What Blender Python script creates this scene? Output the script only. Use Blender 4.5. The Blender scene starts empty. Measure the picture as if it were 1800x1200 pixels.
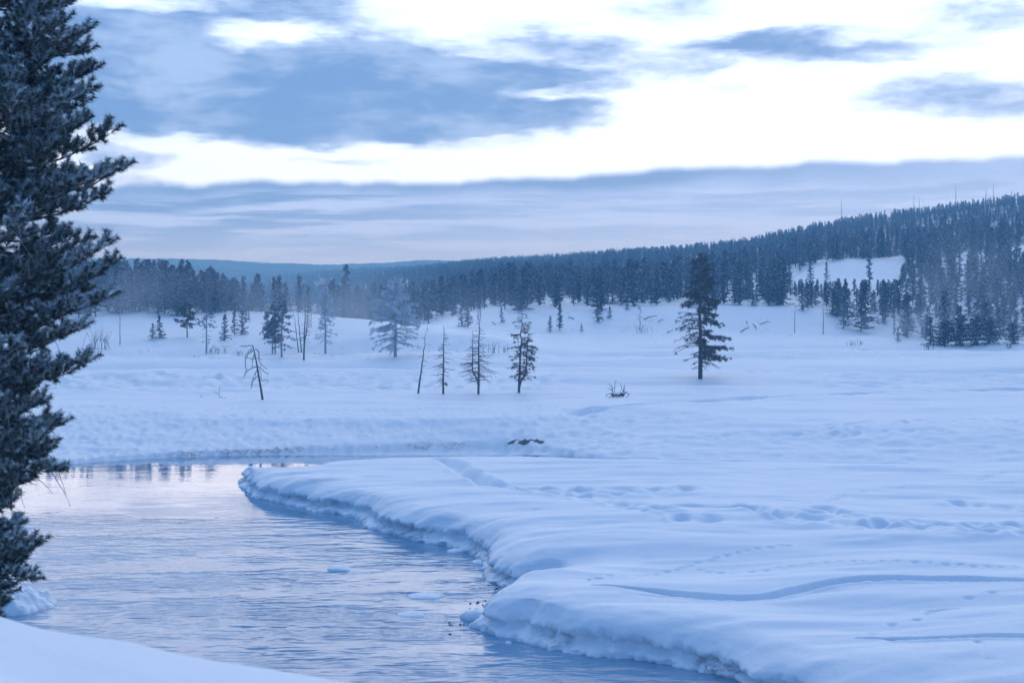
import bpy, math, random
import numpy as np
from mathutils import Vector, Matrix

SC = bpy.context.scene
COL = SC.collection
PI = math.pi
rng = np.random.default_rng(11)
random.seed(5)

# ------------------------------------------------------------------ camera
EYE = 10.4          # metres above the near snow flats
FPX = 2500.0        # focal length of the photograph in its own pixels (50 mm lens)
HOR = 560.0         # photograph row of the horizon
PITCH = math.atan((600 - HOR) / FPX)
cam_d = bpy.data.cameras.new('camera')
cam = bpy.data.objects.new('camera', cam_d)
COL.objects.link(cam)
cam.location = (0, 0, EYE)
cam.rotation_euler = (PI / 2 - PITCH, 0, 0)
cam_d.sensor_width = 36.0
cam_d.lens = 50.0
cam_d.clip_start = 0.1
cam_d.clip_end = 30000
cam_d.dof.use_dof = True
cam_d.dof.focus_distance = 130.0
cam_d.dof.aperture_fstop = 2.8
SC.camera = cam

SC.view_settings.view_transform = 'Standard'
SC.view_settings.look = 'None'
SC.view_settings.exposure = 0.15
SC.view_settings.gamma = 1.0
SC.view_settings.use_curve_mapping = False
SC.render.engine = 'CYCLES'
SC.cycles.use_denoising = True
SC.cycles.use_adaptive_sampling = True
SC.cycles.adaptive_threshold = 0.02
SC.cycles.max_bounces = 6
SC.cycles.volume_bounces = 1
SC.cycles.volume_step_rate = 1.0
SC.cycles.volume_max_steps = 256

# ------------------------------------------------------------------ sun (veiled by cloud, straight ahead)
SUN_AZ, SUN_EL = math.radians(12), math.radians(17)
sd_ = bpy.data.lights.new('sun', 'SUN')
sd_.energy = 0.85
sd_.angle = math.radians(78)
sd_.color = (1.0, 0.985, 0.96)
sun = bpy.data.objects.new('sun', sd_)
COL.objects.link(sun)
sdir = Vector((math.sin(SUN_AZ) * math.cos(SUN_EL), math.cos(SUN_AZ) * math.cos(SUN_EL), math.sin(SUN_EL)))
sun.rotation_euler = (-sdir).to_track_quat('-Z', 'Y').to_euler()
sun.location = sdir * 100

# ------------------------------------------------------------------ sky
class E:
    """tiny expression helper on shader math nodes"""
    nt = None
    def __init__(s, sock): s.s = sock
    @staticmethod
    def m(op, *a, clamp=False):
        n = E.nt.nodes.new('ShaderNodeMath'); n.operation = op; n.use_clamp = clamp
        for i, v in enumerate(a):
            if isinstance(v, E): E.nt.links.new(v.s, n.inputs[i])
            else: n.inputs[i].default_value = v
        return E(n.outputs[0])
    def __add__(s, o): return E.m('ADD', s, o)
    __radd__ = __add__
    def __sub__(s, o): return E.m('SUBTRACT', s, o)
    def __rsub__(s, o): return E.m('SUBTRACT', o, s)
    def __mul__(s, o): return E.m('MULTIPLY', s, o)
    __rmul__ = __mul__
    def __truediv__(s, o): return E.m('DIVIDE', s, o)

def smooth(e, a, b):
    n = E.nt.nodes.new('ShaderNodeMapRange'); n.interpolation_type = 'SMOOTHSTEP'
    E.nt.links.new(e.s, n.inputs['Value'])
    n.inputs['From Min'].default_value = a; n.inputs['From Max'].default_value = b
    return E(n.outputs['Result'])

def comb(x, y, z=0.0):
    n = E.nt.nodes.new('ShaderNodeCombineXYZ')
    for i, v in enumerate((x, y, z)):
        if isinstance(v, E): E.nt.links.new(v.s, n.inputs[i])
        else: n.inputs[i].default_value = v
    return n.outputs[0]

def noise(vec, scale, detail=4.0, rough=0.55, col=False):
    n = E.nt.nodes.new('ShaderNodeTexNoise'); n.noise_dimensions = '3D'
    if vec is not None: E.nt.links.new(vec, n.inputs['Vector'])
    n.inputs['Scale'].default_value = scale; n.inputs['Detail'].default_value = detail
    n.inputs['Roughness'].default_value = rough
    return n.outputs['Color'] if col else E(n.outputs['Fac'])

def mixc(f, a, b):
    n = E.nt.nodes.new('ShaderNodeMix'); n.data_type = 'RGBA'
    if isinstance(f, E): E.nt.links.new(f.s, n.inputs[0])
    else: n.inputs[0].default_value = f
    for i, v in ((6, a), (7, b)):
        if isinstance(v, tuple): n.inputs[i].default_value = (*v, 1)
        else: E.nt.links.new(v, n.inputs[i])
    return n.outputs[2]

world = bpy.data.worlds.new('World'); SC.world = world
world.use_nodes = True
nt = world.node_tree; nt.nodes.clear(); E.nt = nt
tc = nt.nodes.new('ShaderNodeTexCoord')
sep = nt.nodes.new('ShaderNodeSeparateXYZ'); nt.links.new(tc.outputs['Generated'], sep.inputs[0])
dx, dy, dz = (E(sep.outputs[i]) for i in range(3))
az = E.m('ARCTAN2', dx, dy)
el = E.m('ARCSINE', dz)
# cloud coordinates in tenths of a radian, warped so that no outline stays regular
U = az * 10.0
V = el * 10.0
wv = comb(U * 0.55, V * 1.6, 3.1)
wn = nt.nodes.new('ShaderNodeSeparateColor'); nt.links.new(noise(wv, 1.0, 4.0, 0.6, True), wn.inputs[0])
wx, wy = E(wn.outputs[0]) - 0.5, E(wn.outputs[1]) - 0.5
wv2 = comb(U * 2.2, V * 9.0, 7.7)
fine = noise(wv2, 1.0, 4.0, 0.6)
Uw = U + wx * 1.0
Vw = V + wy * 0.34 + (fine - 0.5) * 0.16
def paz(px): return math.atan((px - 900) / FPX) * 10
def pel(py): return (HOR - py) / FPX * 10
BLOBS = [(500, 172, 470, 76, 1.15), (640, 140, 185, 85, .9), (230, 138, 240, 84, .95), (690, 222, 330, 42, 1.0),
         (930, 216, 150, 28, .55), (110, 120, 200, 130, .8), (380, 5, 240, 55, .55), (330, 62, 130, 40, .40),
         (560, 30, 160, 30, .35), (230, 282, 75, 20, .75), (590, 291, 90, 10, .5), (180, 318, 150, 14, .5),
         (395, 95, 70, 22, -.5), (500, 64, 150, 16, -.3), (215, 34, 90, 18, -.75),
         (960, 84, 135, 34, .58), (1090, 96, 220, 20, .42), (870, 140, 95, 26, .55), (1085, 140, 190, 30, .68),
         (1150, 28, 110, 32, .36), (1400, 103, 200, 40, .68), (1335, 92, 130, 28, .38), (1590, 113, 180, 15, .36),
         (1765, 66, 150, 34, .50), (1715, 196, 175, 33, .64), (1300, 173, 50, 12, .32), (1660, 162, 90, 12, .18),
         (1030, 190, 90, 12, .2)]
acc = None
cvec = comb(Uw, Vw, 0.0)
for cx, cy, rx, ry, a in BLOBS:
    fu, fv = FPX / 10 / rx, FPX / 10 / ry
    n1 = nt.nodes.new('ShaderNodeVectorMath'); n1.operation = 'MULTIPLY_ADD'
    nt.links.new(cvec, n1.inputs[0]); n1.inputs[1].default_value = (fu, fv, 0); n1.inputs[2].default_value = (-paz(cx) * fu, -pel(cy) * fv, 0)
    n2 = nt.nodes.new('ShaderNodeVectorMath'); n2.operation = 'DOT_PRODUCT'
    nt.links.new(n1.outputs[0], n2.inputs[0]); nt.links.new(n1.outputs[0], n2.inputs[1])
    g = E.m('MAXIMUM' if a > 0 else 'MINIMUM', E.m('MULTIPLY_ADD', E(n2.outputs['Value']), -0.62 * a, a), 0.0)
    acc = g if acc is None else acc + g
fine2 = noise(comb(U * 1.0, V * 4.0, 1.3), 1.0, 4.0, 0.62)
cl_view = smooth(acc + ((fine2 - 0.5) * 0.80 + (noise(comb(U * 4.0 + wx * 2.0, V * 13.0 + wy * 3.0, 2.2), 1.0, 4.0, 0.65) - 0.5) * 0.75) * smooth(acc, 0.0, 0.30) + (wx + wy) * 0.45 * smooth(acc, 0.0, 0.3) + smooth(noise(comb(U * 1.6, V * 4.5, 8.0), 1.0, 4.0, 0.65), 0.52, 0.75) * 0.16, 0.02, 1.02)
# rest of the sky: the same broken cloud deck carried on overhead and to the sides
pl = comb(dx / (dz + 0.16), dy / (dz + 0.16), 1.7)
gen = smooth(noise(pl, 1.15, 4.0, 0.6), 0.36, 0.62)
out_w = E.m('MAXIMUM', smooth(el, 0.24, 0.46), smooth(E.m('ABSOLUTE', az), 0.40, 0.62))
cl = (cl_view * (1.0 - out_w) + gen * out_w) * (1.0 - 0.26 * smooth(noise(comb(U * 1.1 + wx * 0.8, V * 3.6 + wy, 4.4), 1.0, 4.0, 0.62), 0.46, 0.72))
# low stratus bank over the horizon
edge_y = pel(333) + (U + 2.8) * ((pel(290) - pel(333)) / 5.4)
edge = E.m('MINIMUM', edge_y, pel(288)) + (noise(comb(U * 1.5, 0.0, 0.4), 1.0, 4.0, 0.55) - 0.5) * 0.17
dep = edge - V                                    # depth below the bank's top
bank = smooth(dep, -0.02, 0.05)
st = noise(comb(U * 0.75 + wx * 0.8, V * 11.0 + wy * 1.2, 9.0), 1.0, 4.0, 0.62)
streak = smooth(st, 0.41, 0.59)
top_dark = 1.0 - smooth(dep + (noise(comb(U * 0.5, V * 2.0, 5.0), 1.0, 3.0, 0.5) - 0.5) * 0.5, 0.02, 0.26)
left_dark = 1.0 - smooth(U, -2.2, 0.8)
bank_c = E.m('MAXIMUM', top_dark * (1.0 - smooth(U, 0.6, 3.4) * 0.60), (1.0 - streak) * (0.45 + left_dark * 0.5))
bank_c = bank_c * (0.35 + 0.65 * smooth(V, 0.38, 0.80)) + 0.10
# glow of the hidden sun widens over the half of the sky ahead of the camera
gd = nt.nodes.new('ShaderNodeVectorMath'); gd.operation = 'DOT_PRODUCT'
nt.links.new(tc.outputs['Generated'], gd.inputs[0]); gd.inputs[1].default_value = tuple(sdir)
glow = smooth(E(gd.outputs['Value']), 0.10, 0.985)
bright = mixc(glow, (0.15, 0.36, 0.80), (1.14, 1.43, 1.88))
dark = mixc(glow, (0.10, 0.255, 0.60), (0.165, 0.325, 0.68))
up = mixc(E.m('MINIMUM', cl, 1.0), bright, dark)
low = mixc(E.m('MINIMUM', bank_c, 1.0), mixc(glow, (0.42, 0.58, 0.94), (0.54, 0.775, 1.36)), (0.175, 0.32, 0.67))
clouds = mixc(bank * (1.0 - smooth(E.m('ABSOLUTE', az), 0.9, 1.6)), up, low)
nish = nt.nodes.new('ShaderNodeTexSky'); nish.sky_type = 'NISHITA'; nish.sun_disc = False
nish.sun_elevation = SUN_EL; nish.sun_rotation = SUN_AZ; nish.altitude = 2300
bgs = nt.nodes.new('ShaderNodeBackground'); bgs.inputs[1].default_value = 0.10
nt.links.new(nish.outputs[0], bgs.inputs[0])
bgc = nt.nodes.new('ShaderNodeBackground'); nt.links.new(clouds, bgc.inputs[0]); bgc.inputs[1].default_value = 0.90
mx = nt.nodes.new('ShaderNodeMixShader'); mx.inputs[0].default_value = 0.94
nt.links.new(bgs.outputs[0], mx.inputs[1]); nt.links.new(bgc.outputs[0], mx.inputs[2])
wo = nt.nodes.new('ShaderNodeOutputWorld'); nt.links.new(mx.outputs[0], wo.inputs[0])
world.cycles.sampling_method = 'MANUAL'; world.cycles.sample_map_resolution = 512

# ------------------------------------------------------------------ projection between photograph and place
cp, sp = math.cos(PITCH), math.sin(PITCH)
def ray(px, py):
    a = (np.asarray(px, float) - 900) / FPX; b = (600 - np.asarray(py, float)) / FPX
    return a, cp + b * sp, -sp + b * cp
def on_plane(px, py, z=0.0):
    x, y, w = ray(px, py); t = (z - EYE) / w
    return x * t, y * t
def at_depth(px, py, d):
    x, y, w = ray(px, py); t = d / y
    return x * t, d + 0 * t, EYE + w * t
def proj(x, y, z):
    zz = z - EYE
    f = y * cp - zz * sp; v = y * sp + zz * cp
    return 900 + FPX * x / f, 600 - FPX * v / f

# ------------------------------------------------------------------ numpy noise
_perm = np.random.default_rng(3).random((256, 256))
def vnoise(x, y, seed=0):
    x = np.asarray(x, float) + seed * 17.3; y = np.asarray(y, float) + seed * 9.7
    xi = np.floor(x).astype(int); yi = np.floor(y).astype(int)
    fx = x - xi; fy = y - yi
    fx = fx * fx * fx * (fx * (fx * 6 - 15) + 10); fy = fy * fy * fy * (fy * (fy * 6 - 15) + 10)
    a = _perm[xi & 255, yi & 255]; b = _perm[(xi + 1) & 255, yi & 255]
    c = _perm[xi & 255, (yi + 1) & 255]; d = _perm[(xi + 1) & 255, (yi + 1) & 255]
    return (a * (1 - fx) + b * fx) * (1 - fy) + (c * (1 - fx) + d * fx) * fy - 0.5
def fbm(x, y, oct=4, seed=0, gain=0.5):
    s = 0; a = 1.0; f = 1.0
    for i in range(oct):
        s = s + a * vnoise(x * f, y * f, seed + i * 5); a *= gain; f *= 2.03
    return s
def sstep(x, a, b):
    t = np.clip((x - a) / (b - a), 0, 1); return t * t * (3 - 2 * t)

# ------------------------------------------------------------------ object helpers
def tag(o, label=None, cat=None, group=None, kind=None):
    if label: o['label'] = label
    if cat: o['category'] = cat
    if group: o['group'] = group
    if kind: o['kind'] = kind
    return o

def mesh_np(name, V, F, attr=None, smooth_=False):
    """V (n,3); F a list of (m,k) index arrays; attr: dict name -> per-vertex floats"""
    V = np.asarray(V, np.float32)
    me = bpy.data.meshes.new(name)
    Fs = [np.asarray(f, np.int32) for f in F if len(f)]
    me.vertices.add(len(V)); me.vertices.foreach_set('co', V.ravel())
    loops = np.concatenate([f.ravel() for f in Fs])
    counts = np.concatenate([np.full(len(f), f.shape[1], np.int32) for f in Fs])
    me.loops.add(len(loops)); me.loops.foreach_set('vertex_index', loops)
    me.polygons.add(len(counts))
    st_ = np.zeros(len(counts), np.int32); st_[1:] = np.cumsum(counts)[:-1]
    me.polygons.foreach_set('loop_start', st_)
    me.polygons.foreach_set('loop_total', counts)
    if smooth_: me.polygons.foreach_set('use_smooth', np.ones(len(counts), bool))
    if attr:
        for k, v in attr.items():
            a = me.attributes.new(k, 'FLOAT', 'POINT'); a.data.foreach_set('value', np.asarray(v, np.float32))
    me.update(calc_edges=True); me.validate()
    return me

def obj(name, me, mat=None, parent=None, loc=None):
    o = bpy.data.objects.new(name, me)
    if mat is not None and me is not None and not len(me.materials): me.materials.append(mat)
    COL.objects.link(o)
    if parent: o.parent = parent
    if loc is not None: o.location = loc
    return o

def empty(name, loc, rz=0.0):
    o = bpy.data.objects.new(name, None); COL.objects.link(o)
    o.location = loc; o.rotation_euler = (0, 0, rz); o.empty_display_size = 0.3
    return o

def copy_tree(src, loc, rz, sc):
    c = src.copy(); COL.objects.link(c)
    c.location = loc; c.rotation_euler = (0, 0, rz); c.scale = sc
    for ch in KIDS[src.name]:
        k = ch.copy(); COL.objects.link(k); k.parent = c
    return c
KIDS = {}

class MB:
    """collects tubes and loose triangles"""
    def __init__(s): s.V = []; s.Q = []; s.T = []; s.A = []; s.n = 0
    def add(s, V, Q=None, T=None, A=0.0):
        V = np.asarray(V, float)
        if Q is not None and len(Q): s.Q.append(np.asarray(Q) + s.n)
        if T is not None and len(T): s.T.append(np.asarray(T) + s.n)
        s.V.append(V); s.A.append(np.broadcast_to(np.asarray(A, float), (len(V),))); s.n += len(V)
    def tube(s, P, R, k=5, a=0.0):
        P = np.asarray(P, float); n = len(P)
        R = np.broadcast_to(np.asarray(R, float), (n,))
        T = np.gradient(P, axis=0); T /= np.linalg.norm(T, axis=1)[:, None] + 1e-9
        ref = np.where(np.abs(T[:, 2:3]) > .9, np.array([[1., 0, 0]]), np.array([[0, 0, 1.]]))
        A_ = np.cross(T, ref); A_ /= np.linalg.norm(A_, axis=1)[:, None] + 1e-9
        B_ = np.cross(T, A_)
        th = np.arange(k) / k * 2 * PI
        V = P[:, None] + R[:, None, None] * (np.cos(th)[None, :, None] * A_[:, None] + np.sin(th)[None, :, None] * B_[:, None])
        V = V.reshape(-1, 3)
        i, j = np.meshgrid(np.arange(n - 1), np.arange(k), indexing='ij')
        j2 = (j + 1) % k
        Q = np.stack([i * k + j, i * k + j2, (i + 1) * k + j2, (i + 1) * k + j], -1).reshape(-1, 4)
        V = np.vstack([V, P[-1:]])
        e = (n - 1) * k
        T3 = [[e + q, e + (q + 1) % k, n * k] for q in range(k)]
        s.add(V, Q, T3, a)
    def tris(s, V3, A=0.0):
        """V3 (m,3,3)"""
        m = len(V3)
        if m == 0: return
        if np.ndim(A): A = np.repeat(A, 3)
        s.add(V3.reshape(-1, 3), None, np.arange(3 * m).reshape(-1, 3), A)
    def mesh(s, name, smooth_=False):
        V = np.vstack(s.V); F = []
        if s.Q: F.append(np.vstack(s.Q))
        if s.T: F.append(np.vstack(s.T))
        return mesh_np(name, V, F, {'frost': np.concatenate(s.A)}, smooth_)

# ------------------------------------------------------------------ materials
def material(name):
    m = bpy.data.materials.new(name); m.use_nodes = True
    nt = m.node_tree; E.nt = nt
    return m, nt, nt.nodes['Principled BSDF']
def attr_fac(name):
    n = E.nt.nodes.new('ShaderNodeAttribute'); n.attribute_name = name
    return E(n.outputs['Fac'])
def objco(kind='Object'):
    n = E.nt.nodes.new('ShaderNodeTexCoord'); return n.outputs[kind]
def geo_pos():
    n = E.nt.nodes.new('ShaderNodeNewGeometry'); return n.outputs['Position']
def setbump(b, h, strength, dist):
    n = E.nt.nodes.new('ShaderNodeBump'); n.inputs['Strength'].default_value = strength
    n.inputs['Distance'].default_value = dist
    E.nt.links.new(h.s, n.inputs['Height']); E.nt.links.new(n.outputs[0], b.inputs['Normal'])

def mat_snow(name, forest=False):
    m, nt, b = material(name)
    p = geo_pos()
    big = noise(p, 0.35, 4, 0.55)
    c = mixc(big, (0.80, 0.845, 0.90), (0.88, 0.905, 0.945))
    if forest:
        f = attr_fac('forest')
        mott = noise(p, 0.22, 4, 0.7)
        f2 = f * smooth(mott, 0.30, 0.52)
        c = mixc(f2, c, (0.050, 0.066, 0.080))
        e = attr_fac('earth')
        c = mixc(e * smooth(noise(p, 3.0, 3, 0.7), 0.42, 0.55), c, (0.10, 0.095, 0.09))
    nt.links.new(c, b.inputs['Base Color'])
    b.inputs['Roughness'].default_value = 0.62
    b.inputs['Specular IOR Level'].default_value = 0.25
    h = noise(p, 2.2, 5, 0.55) * 0.7 + noise(p, 11.0, 4, 0.6) * 0.12
    setbump(b, h, 0.35, 0.10)
    return m

M = {}
M['snow'] = mat_snow('snow_cover', True)
M['snow_clean'] = mat_snow('snow_clean')

m, nt, b = material('snow_clump')
nt.links.new(mixc(noise(geo_pos(), 1.2, 3, .6), (0.58, 0.68, 0.80), (0.84, 0.89, 0.95)), b.inputs['Base Color'])
b.inputs['Roughness'].default_value = 0.7
M['clump'] = m

m, nt, b = material('bank_ice')            # snow face with ice, soil and grit at the foot of the bank
p = geo_pos(); e = attr_fac('earth')
g = smooth(noise(p, 2.6, 5, 0.68), 0.44, 0.60)
c = mixc(noise(p, 0.5, 3, .5), (0.80, 0.845, 0.90), (0.88, 0.905, 0.945))
c = mixc(e * g * 0.75, c, (0.42, 0.44, 0.47))
c = mixc(e * smooth(noise(p, 0.9, 5, .7), .62, .70), c, (0.10, 0.095, 0.09))
nt.links.new(c, b.inputs['Base Color']); b.inputs['Roughness'].default_value = 0.55
b.inputs['Specular IOR Level'].default_value = 0.3
setbump(b, noise(p, 2.2, 5, .55) * 0.7 + noise(p, 9.0, 5, .65) * 0.35, 0.4, 0.10)
M['bank'] = m

def mat_needles(name, g1, g2, frost, spec=0.15, vary=True):
    m, nt, b = material(name)
    oi = nt.nodes.new('ShaderNodeObjectInfo')
    p = geo_pos()
    c = mixc(noise(p, 1.3, 3, .6), g1, g2)
    if vary: c = mixc(E(oi.outputs['Random']) * 0.35, c, (0.060, 0.060, 0.062))
    c = mixc(attr_fac('frost') * (0.35 + 1.15 * E(oi.outputs['Random'])) if vary else attr_fac('frost'), c, frost)
    nt.links.new(c, b.inputs['Base Color']); b.inputs['Roughness'].default_value = 0.65
    b.inputs['Specular IOR Level'].default_value = spec
    return m
M['needle'] = mat_needles('conifer_needles', (0.010, 0.030, 0.048), (0.028, 0.054, 0.072), (0.52, 0.65, 0.80))
M['needle_hero'] = mat_needles('pine_needles', (0.014, 0.034, 0.028), (0.030, 0.060, 0.046), (0.58, 0.70, 0.77), .15, False)
M['needle_dry'] = mat_needles('dry_pine_needles', (0.075, 0.072, 0.062), (0.11, 0.10, 0.085), (0.45, 0.48, 0.52))
M['needle_pale'] = mat_needles('hazed_frosty_needles', (0.13, 0.16, 0.19), (0.22, 0.26, 0.30), (0.62, 0.68, 0.74))  # frost tips aside, the pale base paints haze into the misty pines
M['needle_rime'] = mat_needles('rimed_needles', (0.62, 0.66, 0.72), (0.74, 0.78, 0.83), (0.88, 0.90, 0.93), .15, False)

def mat_bark(name, c1, c2, scale=6.0):
    m, nt, b = material(name)
    n = nt.nodes.new('ShaderNodeMapping'); n.inputs['Scale'].default_value = (1, 1, 0.22)
    nt.links.new(objco(), n.inputs['Vector'])
    f = noise(n.outputs[0], scale, 5, .65)
    c = mixc(f, c1, c2)
    c = mixc(attr_fac('frost'), c, (0.62, 0.66, 0.72))
    nt.links.new(c, b.inputs['Base Color']); b.inputs['Roughness'].default_value = 0.85
    setbump(b, f, 0.6, 0.03)
    return m
M['bark'] = mat_bark('pine_bark', (0.055, 0.050, 0.047), (0.14, 0.13, 0.125))
M['dead'] = mat_bark('weathered_wood', (0.085, 0.083, 0.085), (0.20, 0.195, 0.195))
M['rime_haze_wood'] = mat_bark('rimed_hazed_wood', (0.24, 0.26, 0.29), (0.46, 0.49, 0.53))  # rime on the ghostly pines; on the misty pines its paleness paints haze
M['twig'] = mat_bark('dark_twig', (0.055, 0.048, 0.045), (0.12, 0.105, 0.10), 12)

m, nt, b = material('dark_soil')
nt.links.new(mixc(noise(geo_pos(), 4.0, 5, .7), (0.035, 0.032, 0.030), (0.12, 0.11, 0.10)), b.inputs['Base Color'])
b.inputs['Roughness'].default_value = 0.9
setbump(b, noise(geo_pos(), 7.0, 4, .7), .8, .06)
M['soil'] = m

m, nt, b = material('far_forest')
p = geo_pos()
f = smooth(noise(p, 0.02, 6, .7), 0.35, 0.65)
c = mixc(f, (0.030, 0.042, 0.045), (0.075, 0.085, 0.085))
c = mixc(smooth(noise(p, 0.006, 4, .6), .66, .72), c, (0.55, 0.60, 0.66))
nt.links.new(c, b.inputs['Base Color']); b.inputs['Roughness'].default_value = 1.0
b.inputs['Specular IOR Level'].default_value = 0.0
M['far_forest'] = m

m, nt, b = material('river_water')
p = geo_pos()
sepw = nt.nodes.new('ShaderNodeSeparateXYZ'); nt.links.new(p, sepw.inputs[0])
X_, Y_ = E(sepw.outputs[0]), E(sepw.outputs[1])
b.inputs['Base Color'].default_value = (0.15, 0.31, 0.47, 1)
b.inputs['Roughness'].default_value = 0.02
b.inputs['IOR'].default_value = 1.33
b.inputs['Specular IOR Level'].default_value = 0.5
flow = comb(X_ * 0.55 + Y_ * 0.12, Y_ * 1.0, 0.0)
w1 = noise(flow, 1.1, 3, 0.5)
w2 = noise(flow, 6.5, 4, 0.6)
patch = smooth(noise(comb(X_ * 0.10, Y_ * 0.20, 2.0), 1.0, 4, .6), 0.38, 0.66)
calm = 1.0 - smooth(Y_, 66.0, 92.0) * 0.972
hgt = (w1 * 1.0 + w2 * 0.08) * (0.14 + 0.86 * patch) * calm
setbump(b, hgt, 1.0, 0.30)
M['water'] = m

# ------------------------------------------------------------------ terrain heights
WATER = -1.6
PEN_TOP = 0.28
def chaikin(P, n=2):
    P = np.asarray(P, float)
    for _ in range(n):
        Q = np.empty((2 * len(P), 2)); Q[0] = P[0]; Q[-1] = P[-1]
        Q[1:-1:2] = P[:-1] * .75 + P[1:] * .25
        Q[2:-1:2] = P[:-1] * .25 + P[1:] * .75
        P = Q
    return P
back_px = [(2300, 812), (1800, 808), (1400, 806), (1130, 800), (960, 792), (740, 795), (600, 800), (520, 806), (470, 814)]
front_px = [(437, 838), (428, 856), (450, 872), (500, 884), (560, 897), (620, 908), (655, 926), (700, 938), (730, 950), (790, 960),
            (835, 972), (858, 998), (872, 1020), (900, 1036), (950, 1034), (985, 1038), (930, 1050), (885, 1062), (852, 1084), (834, 1106), (862, 1116), (905, 1121),
            (942, 1134), (985, 1141), (1040, 1149), (1112, 1157), (1156, 1165), (1231, 1178), (1290, 1196), (1420, 1240), (1700, 1330), (2300, 1420)]
pb = np.array([on_plane(a, b_, PEN_TOP - 0.2) for a, b_ in back_px])
pf = np.array([on_plane(a, b_, WATER) for a, b_ in front_px])
SHORE = chaikin(np.vstack([pb, pf]), 2)
PEN = np.vstack([SHORE, [[90, 30], [140, 60], [140, 108]]])
far_px = [(-900, 880), (-300, 850), (0, 829), (100, 817), (250, 806), (450, 798), (700, 791), (880, 787)]
ff = [on_plane(a, b_, WATER) for a, b_ in far_px]
FARL = chaikin(ff + [(2.5, 130), (6, 123), (10, 117), (30, 113.5), (60, 112), (140, 110)], 2)

def sdist(x, y, P, closed):
    """distance to a polyline (and inside test when closed)"""
    A = P; B = np.roll(P, -1, 0)
    if not closed: A, B = P[:-1], P[1:]
    out = np.full(x.shape, 1e9); ins = np.zeros(x.shape, bool)
    for (ax, ay), (bx, by) in zip(A, B):
        ex, ey = bx - ax, by - ay; L = ex * ex + ey * ey + 1e-12
        t = np.clip(((x - ax) * ex + (y - ay) * ey) / L, 0, 1)
        d = (x - ax - t * ex) ** 2 + (y - ay - t * ey) ** 2
        np.minimum(out, d, out)
        if closed:
            c = ((ay > y) != (by > y)) & (x < ex * (y - ay) / (ey if abs(ey) > 1e-12 else 1e-12) + ax)
            ins ^= c
    out = np.sqrt(out)
    return np.where(ins, out, -out) if closed else out

HC = {  # ground profile (distance, height) along azimuths given as photograph columns
 -900: [(240, 0), (300, 6), (400, 12), (700, 18), (1200, 22), (2000, 28), (2600, 20)],
 -200: [(255, 0), (310, 5), (420, 8), (700, 8), (1200, 12), (2000, 22), (2600, 12)],
 150: [(255, 0), (290, 2.2), (345, 6), (420, 5.5), (600, 2), (1100, 0), (1600, 2), (2200, 6), (2600, 0)],
 215: [(252, 0), (285, 2), (335, 5.5), (420, 5), (600, 2), (1100, 0), (1600, 2), (2200, 6), (2600, 0)],
 300: [(250, 0), (285, 2), (330, 4.8), (400, 4.5), (600, 1), (1100, 0), (1600, 1), (2200, 4), (2600, 0)],
 420: [(245, 0), (290, 2.2), (322, 4.2), (345, 4.0), (430, 1), (700, -2), (1200, 0), (1900, 3), (2600, 0)],
 545: [(240, .2), (290, 2.8), (318, 4.5), (345, 3.6), (450, -2), (700, -3), (1200, 3), (1800, 14), (2400, 4)],
 600: [(228, 0), (262, 2.0), (290, 4.15), (310, 3.4), (400, -2), (700, -1), (1200, 6), (1800, 17.5), (2400, 8)],
 735: [(220, 0), (243, 1.8), (262, 3.7), (285, 2.7), (330, 0), (420, 1), (700, 5), (1200, 14), (1700, 20), (2300, 12)],
 850: [(222, 0), (236, 1.2), (250, 2.7), (268, 1.4), (290, 1.0), (330, 4.7), (400, 6), (700, 11), (1200, 21), (1600, 26), (2200, 16)],
 960: [(262, 0), (290, .3), (322, 5.2), (345, 6), (420, 8), (700, 12), (1200, 22), (1450, 28.5), (2000, 18)],
 1100: [(275, 0), (292, .2), (320, 5.4), (345, 6.4), (450, 8.5), (600, 13), (900, 22), (1300, 32), (1900, 20)],
 1270: [(275, 0), (292, .2), (318, 5.5), (345, 6.6), (420, 9.5), (520, 14), (700, 20), (1000, 29.5), (1700, 18)],
 1450: [(275, 0), (292, .2), (318, 5.2), (345, 6.3), (385, 8.6), (450, 17), (600, 25), (950, 42), (1600, 28)],
 1600: [(285, 0), (300, .5), (330, 4), (380, 9), (450, 17.5), (600, 28), (950, 51), (1600, 36)],
 1800: [(270, 0), (285, .4), (320, 4), (380, 10), (450, 19), (600, 33), (900, 58), (1600, 40)],
 2150: [(265, 0), (320, 6), (380, 12), (450, 22), (600, 41), (900, 76), (1600, 60)],
 2900: [(250, 0), (320, 8), (450, 28), (600, 50), (900, 95), (1600, 80)],
}
TU = np.linspace(-0.76, 0.76, 300)
TL = np.linspace(math.log(200), math.log(12000), 420)
def _table():
    us = np.array(sorted(HC)); uu = (us - 900) / FPX
    cols = []
    for k in us:
        kn = [(200, 0)] + HC[k] + [(HC[k][-1][0] + 1500, 0), (12000, 0)]
        d, z = zip(*kn); cols.append(np.interp(np.exp(TL), d, z))
    cols = np.array(cols)
    T = np.empty((len(TU), len(TL)))
    for j in range(len(TL)): T[:, j] = np.interp(TU, uu, cols[:, j])
    kx = np.exp(-np.linspace(-2, 2, 13) ** 2); kx /= kx.sum()
    T = np.apply_along_axis(lambda v: np.convolve(np.pad(v, 6, 'edge'), kx, 'valid'), 0, T)
    kd = np.exp(-np.linspace(-2, 2, 7) ** 2); kd /= kd.sum()
    T = np.apply_along_axis(lambda v: np.convolve(np.pad(v, 3, 'edge'), kd, 'valid'), 1, T)
    return T
TAB = _table()
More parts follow.
